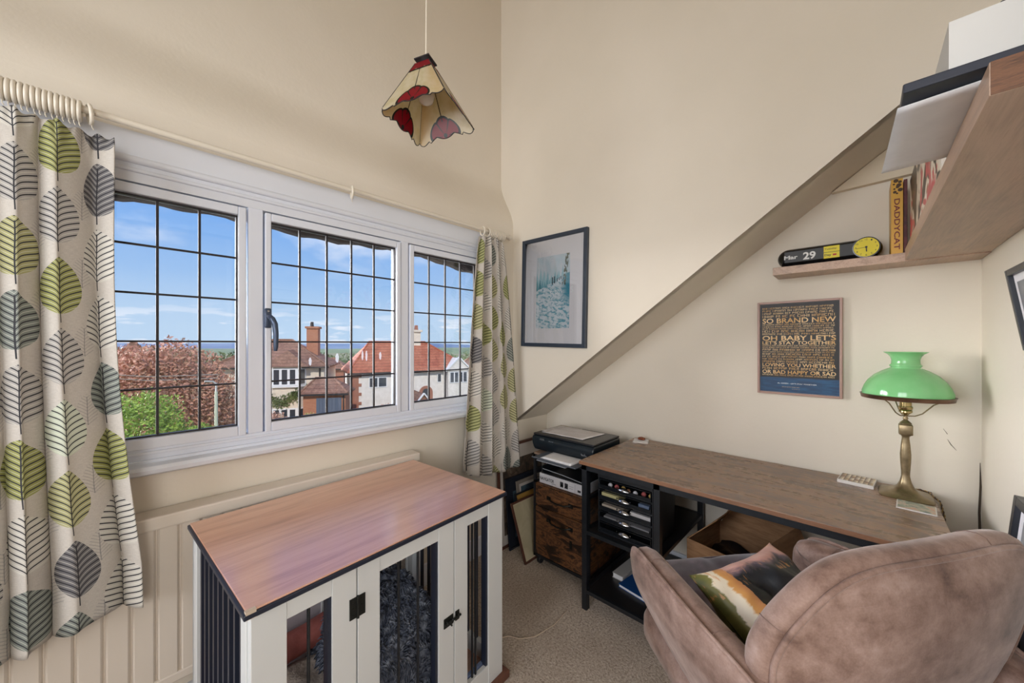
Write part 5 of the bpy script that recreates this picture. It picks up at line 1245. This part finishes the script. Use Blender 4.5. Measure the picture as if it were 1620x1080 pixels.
def hip(par, x0, x1, y0, y1, ze, zr, mat, name='roof', xr0=None, xr1=None, ov=.35):
    X0, X1, Y0, Y1 = x0 - ov, x1 + ov, y0 - ov, y1 + ov; ym = (Y0 + Y1) / 2
    a = xr0 if xr0 is not None else X0 + (Y1 - Y0) / 2; b = xr1 if xr1 is not None else X1 - (Y1 - Y0) / 2
    vs = [(X0, Y0, ze), (X1, Y0, ze), (X1, Y1, ze), (X0, Y1, ze), (a, ym, zr), (b, ym, zr)] + [(X0, Y0, ze - .12), (X1, Y0, ze - .12), (X1, Y1, ze - .12), (X0, Y1, ze - .12)]
    fs = [(0, 1, 5, 4), (1, 2, 5), (2, 3, 4, 5), (3, 0, 4), (6, 7, 1, 0), (7, 8, 2, 1), (8, 9, 3, 2), (9, 6, 0, 3), (6, 9, 8, 7)]
    o = MB().add(vs, fs).build(name, mat, par)
    g = MB(); g.tube([(X0, Y0, ze), (a, ym, zr), (b, ym, zr), (X1, Y0, ze)], .09, 6); g.build('ridge_tiles', T_orange if mat is T_red else T_brown, o)
    g = MB(); g.box(X0 - .05, X1 + .05, Y0 - .1, Y0, ze - .16, ze - .04); g.build('gutter', M_gutter, o)
    return o
# white house with red hipped roof
p = E(557, 590, 30); d2 = (FWD * .50 + RGT * .866); rz = math.atan2(d2.y, d2.x)
h2 = empty('house', (p.x, p.y, GZ), rz, label='white rendered house with a red hipped roof seen through the middle and right panes', cat='house')
ze = (EYE - 45 / 579 * 30) - GZ; zr = (EYE + .1) - GZ
MB().box(0, 10.2, 0, 5.2, 0, ze).build('wall', M_render2, h2); hip(h2, 0, 10.2, 0, 5.2, ze, zr + .1, T_red, xr0=1.7, xr1=6.8)
q = MB(); q.box(-.04, .5, -.05, .0, 0, ze); q.box(3.75, 4.15, -.05, 0, 0, ze); 
for k in range(12): q.box(.5, .72 if k % 2 else .5001, -.05, 0, k * .38, k * .38 + .25); q.box(3.5, 3.75, -.05, 0, k * .38, k * .38 + (.25 if k % 2 else .01))
q.build('brick_quoins', B_red, h2)
wpane(h2, 1.3, 2.75, 0, ze - 1.35, ze - .45, 2)
# arched window with brick surround
q = MB(); pts = [(6.15 + .62 * math.cos(a), -.06, ze - 2.05 + .62 * math.sin(a)) for a in [PI * i / 12 for i in range(13)]] + [(5.53, -.06, ze - 3.2), (6.77, -.06, ze - 3.2)]
q.prism(pts, (0, .06, 0)); q.build('brick_arch', B_red, h2)
q = MB(); pts = [(6.15 + .34 * math.cos(a), -.09, ze - 2.05 + .36 * math.sin(a)) for a in [PI * i / 12 for i in range(13)]] + [(5.81, -.09, ze - 3.1), (6.49, -.09, ze - 3.1)]; q.prism(pts, (0, .03, 0)); q.build('arched_pane', W_dark, h2)
bay = MB(); bay.box(8.0, 10.0, -.7, 0, 0, ze - .05); bay.build('bay_wall', M_render2, h2)
gb = MB(); gb.prism([(7.75, -.85, ze - .1), (10.25, -.85, ze - .1), (9.0, -.85, ze + 1.05)], (0, 2.6, 0)); gb.build('bay_gable', M_render2, h2)
q = MB(); q.bar((7.7, -.9, ze - .12), (9.0, -.9, ze + 1.12), .16, .12); q.bar((9.0, -.9, ze + 1.12), (10.3, -.9, ze - .12), .16, .12); q.build('bargeboard', W_white, h2)
wpane(h2, 8.15, 9.85, -.72, ze - 1.25, ze - .2, 4); wpane(h2, 7.2, 7.6, 0, ze - 1.2, ze - .35, 1)
ch = MB(); ch.box(5.3, 6.3, 2.2, 3.1, ze + .8, zr + 1.05); ch.box(5.15, 6.45, 2.05, 3.25, zr + 1.05, zr + 1.25); cho = ch.build('chimney', M_render, h2)
for x in (5.55, 6.0): MB().lathe([(.2, 0), (.16, .45)], 12, (x, 2.65, zr + 1.25)).build('chimney_pot', B_red, cho)
MB().tube([(4.6, 3, zr - .3), (4.6, 3, zr + 2.3)], .03, 6).tube([(4.4, 3, zr + 2.25), (4.8, 3, zr + 2.25)], .02, 5).build('aerial', M_gutter, h2)
q = MB(); q.prism([(3.9, -3.2, 1.5), (6.1, -3.2, 1.5), (5.0, -3.2, 2.9)], (0, 3.1, 0)); q.build('porch_gable', T_brown, h2); MB().box(4.0, 6.0, -3.0, 0, 0, 1.5).build('porch_wall', M_render, h2)
q = MB(); q.bar((3.8, -3.3, 1.45), (5.0, -3.3, 2.95), .14, .1); q.bar((5.0, -3.3, 2.95), (6.2, -3.3, 1.45), .14, .1); q.build('porch_bargeboard', W_white, h2)
# cream house with brown hipped roof
p = E(333, 583, 27); d1 = (FWD * .28 + RGT * .96); rz1 = math.atan2(d1.y, d1.x)
h1 = empty('house', (p.x, p.y, GZ), rz1, label='cream house with brown tiled roof and stacked bay windows left of the brick garage', cat='house')
ze = (EYE - 37 / 579 * 27) - GZ; zr = EYE + .35 - GZ
MB().box(.35, 7.6, 0, 4.9, 0, ze).build('wall', M_render, h1); hip(h1, .35, 7.6, 0, 4.9, ze, zr, T_brown, xr0=3.3, xr1=4.7)
# two storey bay with window strips
bx0, bx1 = 3.9, 6.3
q = MB(); q.prism([(bx0, 0, 0), (bx0 + .35, -.75, 0), (bx1 - .35, -.75, 0), (bx1, 0, 0)], (0, 0, ze - .02)); q.build('bay_wall', M_render, h1)
gq = MB(); gq.add([(bx0 - .4, -1.0, ze), (bx1 + .4, -1.0, ze), (bx1 + .2, 1.5, ze + 1.0), (bx0 + .2, 1.5, ze + 1.0), (5.1, -.2, ze + 1.25), (5.1, 1.6, ze + 1.3)], [(0, 1, 4), (1, 2, 5, 4), (0, 4, 5, 3), (0, 3, 2, 1)]); gq.build('bay_roof', T_brown, h1)
for zz0, zz1 in ((ze - 1.42, ze - .12), (ze - 4.35, ze - 3.15)):
    w = MB(); w.prism([(bx0 - .03, -.02, zz0), (bx0 + .33, -.80, zz0), (bx1 - .33, -.80, zz0), (bx1 + .03, -.02, zz0)], (0, 0, zz1 - zz0)); wo = w.build('bay_window', W_white, h1)
    for i in range(3):
        a = bx0 + .42 + i * .54; MB().box(a, a + .36, -.83, -.79, zz0 + .1, zz1 - .1).build('pane', W_dark, wo)
    for sx, ex in ((bx0, bx0 + .33), (bx1, bx1 - .33)):
        a = Vector((sx, -.06, zz0 + .1)).lerp(Vector((ex, -.82, zz0 + .1)), .2); b = Vector((sx, -.06, zz0 + .1)).lerp(Vector((ex, -.82, zz0 + .1)), .8); off = Vector((-.04 if sx < ex else .04, -.02, 0))
        MB().prism([tuple(a + off), tuple(b + off), tuple(b + off + Vector((0, 0, zz1 - zz0 - .2))), tuple(a + off + Vector((0, 0, zz1 - zz0 - .2)))], (off.x * .2, -.01, 0)).build('pane', W_dark, wo)
q = MB(); q.prism([(bx0 - .12, 0, 0), (bx0 + .27, -.95, 0), (bx1 - .27, -.95, 0), (bx1 + .12, 0, 0)], (0, 0, .1)); 
for v in range(len(q.v)): q.v[v] = (q.v[v][0], q.v[v][1], q.v[v][2] + ze - 1.55)
q.build('bay_ledge', W_white, h1)
wpane(h1, 1.7, 2.1, 0, ze - 1.4, ze - .45, 1); wpane(h1, 1.0, 2.7, 0, ze - 4.5, ze - 3.2, 3)
q = MB(); q.prism([(.3, -1.2, ze - 3.1), (.3, 0, ze - 2.5), (.3, 0, ze - 3.1)], (3.0, 0, 0)); q.build('porch_roof', T_brown, h1)
MB().tube([(7.3, -.08, 0), (7.3, -.08, ze)], .06, 8).build('downpipe', M_gutter, h1)
q = MB(); q.box(5.9, 6.75, 1.9, 2.8, ze + .3, zr + .95); q.box(5.8, 6.85, 1.8, 2.9, zr + .95, zr + 1.12); co_ = q.build('chimney', B_or, h1); MB().lathe([(.16, 0), (.13, .4)], 12, (6.2, 2.35, zr + 1.12)).build('chimney_pot', M_gutter, co_)
# vine on the bay
def leaves(name, mat, n, fn, size, parent=None, seed=1, kind=None, world=False):
    rn = random.Random(seed); vs = []; fs = []
    for i in range(n):
        p = fn(rn)
        if p is None: continue
        a = Vector((rn.gauss(0, 1), rn.gauss(0, 1), rn.gauss(0, 1))).normalized(); b = a.orthogonal().normalized(); sz = size * rn.uniform(.6, 1.4); k = len(vs)
        vs += [tuple(p + a * sz), tuple(p + b * sz * .5), tuple(p - a * sz), tuple(p - b * sz * .5)]; fs.append((k, k + 1, k + 2, k + 3))
    return MB().add(vs, fs).build(name, mat, parent, kind=kind, world=world)
def leafmat(name, stops, sc_=1.2):
    m = Mat(name, None, .7); x, y, z = m.coord(); m.color(m.ramp(m.noise(m.vec(x, y, z), sc_, 6, .75), stops)); return m
L_beech = leafmat('copper_beech_leaf', [(.30, rgb(116, 76, 62)), (.42, rgb(168, 116, 94)), (.52, rgb(196, 142, 116)), (.62, rgb(150, 124, 86)), (.74, rgb(214, 168, 144))], 3.2)
L_green = leafmat('fresh_green_leaf', [(.30, rgb(66, 96, 36)), (.48, rgb(120, 150, 50)), (.62, rgb(170, 190, 80)), (.75, rgb(206, 210, 130))], 3.)
L_dark = leafmat('mid_green_leaf', [(.32, rgb(60, 78, 44)), (.5, rgb(92, 108, 60)), (.68, rgb(128, 134, 80))], .8)
L_mix = leafmat('autumn_hedge_leaf', [(.30, rgb(120, 74, 60)), (.45, rgb(166, 120, 98)), (.58, rgb(186, 150, 124)), (.72, rgb(130, 134, 70))], 2.)
leaves('climbing_vine', L_dark, 900, lambda rn: (lambda x: Vector((x, -.85 if x < 6 else -.25, ze - 2.35 + .35 * math.sin(x * 2.3) + rn.gauss(0, .22))))(rn.uniform(3.6, 6.6)), .09, h1, 3)
# brick garage
p = E(487, 655, 25.2); hg = empty('garage', (p.x, p.y, GZ), math.atan2((FWD * .22 + RGT * .97).y, (FWD * .22 + RGT * .97).x), label='low orange brick garage with grey double doors and brown roof', cat='garage')
zg = (EYE - 78 / 579 * 25.2) - GZ
MB().box(-.3, 2.4, 0, 2.3, 0, zg).build('wall', B_or, hg); hip(hg, -.3, 2.4, 0, 2.3, zg, zg + .95, T_brown, xr0=.2, xr1=1.4, ov=.2)
q = MB(); q.box(.55, 2.15, -.06, 0, 0, zg - .35); gd = q.build('garage_door', simple('slate_grey_door', rgb(92, 102, 118), .6), hg)
q = MB()
for i in range(8): q.box(.55 + i * .2 + .19, .55 + i * .2 + .205, -.07, -.05, 0, zg - .36)
q.build('door_boards', simple('door_groove', rgb(70, 78, 92), .6), gd)
MB().tube([(2.3, -.1, 0), (2.3, -.1, zg)], .05, 6).build('downpipe', M_gutter, hg)
def far_house(u, v, D, w, hgt, label, roofm, wallm, ang=.2):
    p = E(u, v, D); dd = FWD * ang + RGT; r = empty('house', (p.x, p.y, GZ), math.atan2(dd.y, dd.x), label=label, cat='house')
    z = p.z - GZ; MB().box(0, w, 0, w * .9, 0, z).build('wall', wallm, r); hip(r, 0, w, 0, w * .9, z, z + hgt, roofm); wpane(r, w * .2, w * .45, 0, z - 1.5, z - .5, 2); return r
far_house(168, 590, 30, 2.4, 2.6, 'pale house with dark gabled roof half hidden beside the left curtain and beech tree', T_brown, M_render2)
far_house(503, 583, 46, 3.0, 1.3, 'small brick house far behind the garage between the two larger houses', T_brown, B_red)
far_house(724, 585, 48, 5., 2.0, 'distant house with brown roof beside the right curtain', T_brown, B_red)
# trees
def ell(c, r3, shell=.55):
    def f(rn):
        v = Vector((rn.gauss(0, 1), rn.gauss(0, 1), rn.gauss(0, 1))).normalized(); k = (shell + (1 - shell) * rn.random()) * (1 + .22 * noise.noise(v * 2.6 + Vector(c) * .1))
        return Vector((v.x * r3[0] * k, v.y * r3[1] * k, v.z * r3[2] * k)) + Vector(c)
    return f
def tree(name, label, base, H, r3, mat, n, size, seed, cat='tree', trunk=True, grp=None):
    r = empty(name, tuple(base), label=label, cat=cat, group=grp); c = (0, 0, H - r3[2])
    leaves('foliage', mat, n, ell(c, r3), size, r, seed)
    if trunk:
        t = MB(); rn = random.Random(seed); t.tube([(0, 0, 0), (.05, 0, H * .3), (0, .05, H * .55)], [.22, .16, .1], 8)
        for k in range(9):
            a = rn.uniform(0, 6.28); q = rn.uniform(.5, .8); t.tube([(0, 0, H * .28), (math.cos(a) * r3[0] * q * .5, math.sin(a) * r3[1] * q * .5, H * .5), (math.cos(a) * r3[0] * q, math.sin(a) * r3[1] * q, H * rn.uniform(.6, .9))], [.1, .06, .02], 6)
        t.build('trunk', simple('grey_brown_bark', rgb(96, 80, 70), .9), r, smooth=True)
    return r
p = E(262, 545, 17.5); beech = tree('copper_beech', 'large copper leaved tree filling the lower left panes', (p.x, p.y, GZ), p.z - GZ + .15, (2.75, 2.6, 3.2), L_beech, 26000, .085, 1)
q = E(350, 590, 18.3) - Vector((p.x, p.y, GZ)); leaves('outer_branches', L_beech, 1500, ell((q.x, q.y, q.z - 1.1), (.95, .9, 1.5), .2), .07, beech, 12)
p = E(222, 618, 12); tree('green_shrub', 'bright yellow-green shrub at the foot of the copper tree', (p.x, p.y, GZ), p.z - GZ, (1.35, 1.3, 1.7), L_green, 9000, .055, 2, 'shrub', False)
p = E(318, 672, 11.5); tree('green_shrub', 'low bright green shrub right of the larger yellow-green one', (p.x, p.y, GZ), p.z - GZ, (.62, .62, .7), L_green, 3000, .05, 22, 'shrub', False)
for i, (u, v, D, rx, rz_) in enumerate([(380, 642, 22.3, 1.2, 1.2), (430, 653, 20.8, 1.0, .9), (492, 654, 22.3, .95, .8), (562, 652, 23, 1.1, .9), (612, 640, 25, 1.2, .8), (660, 640, 22.5, 1.4, 1.0), (715, 632, 27, 1.5, 1.1)]):
    p = E(u, v, D); w = ['below the left bay of the cream house', 'under the bay windows', 'by the garage wall', 'right of the garage doors', 'in front of the white house wall', 'by the porch of the white house', 'near the right curtain'][i]
    tree('hedge_bush', 'rusty garden bush ' + w, (p.x, p.y, GZ), p.z - GZ, (rx, 1.2, rz_), L_mix if i not in (2, 3) else leafmat('yellow_green_leaf', [(.35, rgb(130, 116, 60)), (.6, rgb(170, 160, 90))]), 2600, .07, 30 + i, 'bush', False)
for i, (u, v, D, rx, rz_) in enumerate([(240, 556, 100, 8, 6), (318, 556, 130, 9, 6), (372, 556, 90, 7, 5), (450, 558, 120, 9, 6), (505, 560, 70, 4.5, 4), (528, 561, 95, 7, 5), (556, 558, 125, 8, 6), (590, 556, 150, 9, 6), (700, 556, 110, 8.5, 6), (722, 561, 75, 6, 5), (742, 557, 140, 8, 6), (770, 558, 95, 7, 6)]):
    p = E(u, v, D); tree('distant_tree', 'rounded green tree in the belt behind the houses', (p.x, p.y, GZ - 3), p.z - GZ + 3, (rx, rx, rz_ * 1.3), L_dark, 2600, .42, 50 + i, 'tree', False, 'distant tree belt')
# lamp post
p = E(342, 603, 14.3); lp = empty('street_lamp', (p.x, p.y, GZ), label='pale green street lamp post in front of the cream house', cat='street lamp')
MB().tube([(0, 0, 0), (0, 0, 1.2), (0, 0, p.z - GZ - .4)], [.09, .075, .05], 10).build('lamp_column', simple('pale_green_paint', rgb(186, 192, 168), .6), lp, smooth=True)
q = MB(); q.tube([(0, 0, p.z - GZ - .42), (0, 0, p.z - GZ - .1), (-.1, 0, p.z - GZ), (-.35, 0, p.z - GZ + .02)], .035, 8); q.build('lamp_head', simple('lamp_head_grey', rgb(170, 170, 165), .5), lp, smooth=True)
for dz in (0, .14):
    a = E(120, 589, 12.8) + Vector((0, 0, -dz)); b = E(345, 592, 14.0) + Vector((0, 0, -dz)); tag(MB().tube([tuple(a), tuple((a + b) / 2 - Vector((0, 0, .12))), tuple(b)], .012, 5).build('overhead_wire', simple('grey_wire', rgb(150, 146, 140), .6)), 'thin overhead wire crossing the copper tree, ' + ('upper one' if dz == 0 else 'lower one'), 'wire')
# ground and hills
gm = leafmat('gardens_and_lawn', [(.35, rgb(96, 100, 62)), (.5, rgb(130, 124, 84)), (.65, rgb(150, 140, 112))], .25)
g = MB().box(-120, 160, 4, 420, GZ - .3, GZ).build('ground_outside', gm, kind='structure')
rd = MB(); a = E(120, 0, 19); b = E(900, 0, 24)
def hills(name, D, base, amp, mat, seed, depth):
    m = MB()
    def f(u, v):
        ang_ = ALPHA + math.radians(62) - math.radians(124) * u; d = Vector((math.cos(ang_), math.sin(ang_), 0)); R = D + depth * v
        h = base + amp * (noise.noise(Vector((u * 5 + seed, 0, 0))) + .4 * noise.noise(Vector((u * 17 + seed, 0, 0)))); t = math.sin(min(v * 1.3, 1) * PI / 2)
        return (d.x * R, d.y * R, GZ - 8 + (h - GZ + 8) * t)
    m.grid(f, 120, 10); return m.build(name, mat, smooth=True, kind='structure')
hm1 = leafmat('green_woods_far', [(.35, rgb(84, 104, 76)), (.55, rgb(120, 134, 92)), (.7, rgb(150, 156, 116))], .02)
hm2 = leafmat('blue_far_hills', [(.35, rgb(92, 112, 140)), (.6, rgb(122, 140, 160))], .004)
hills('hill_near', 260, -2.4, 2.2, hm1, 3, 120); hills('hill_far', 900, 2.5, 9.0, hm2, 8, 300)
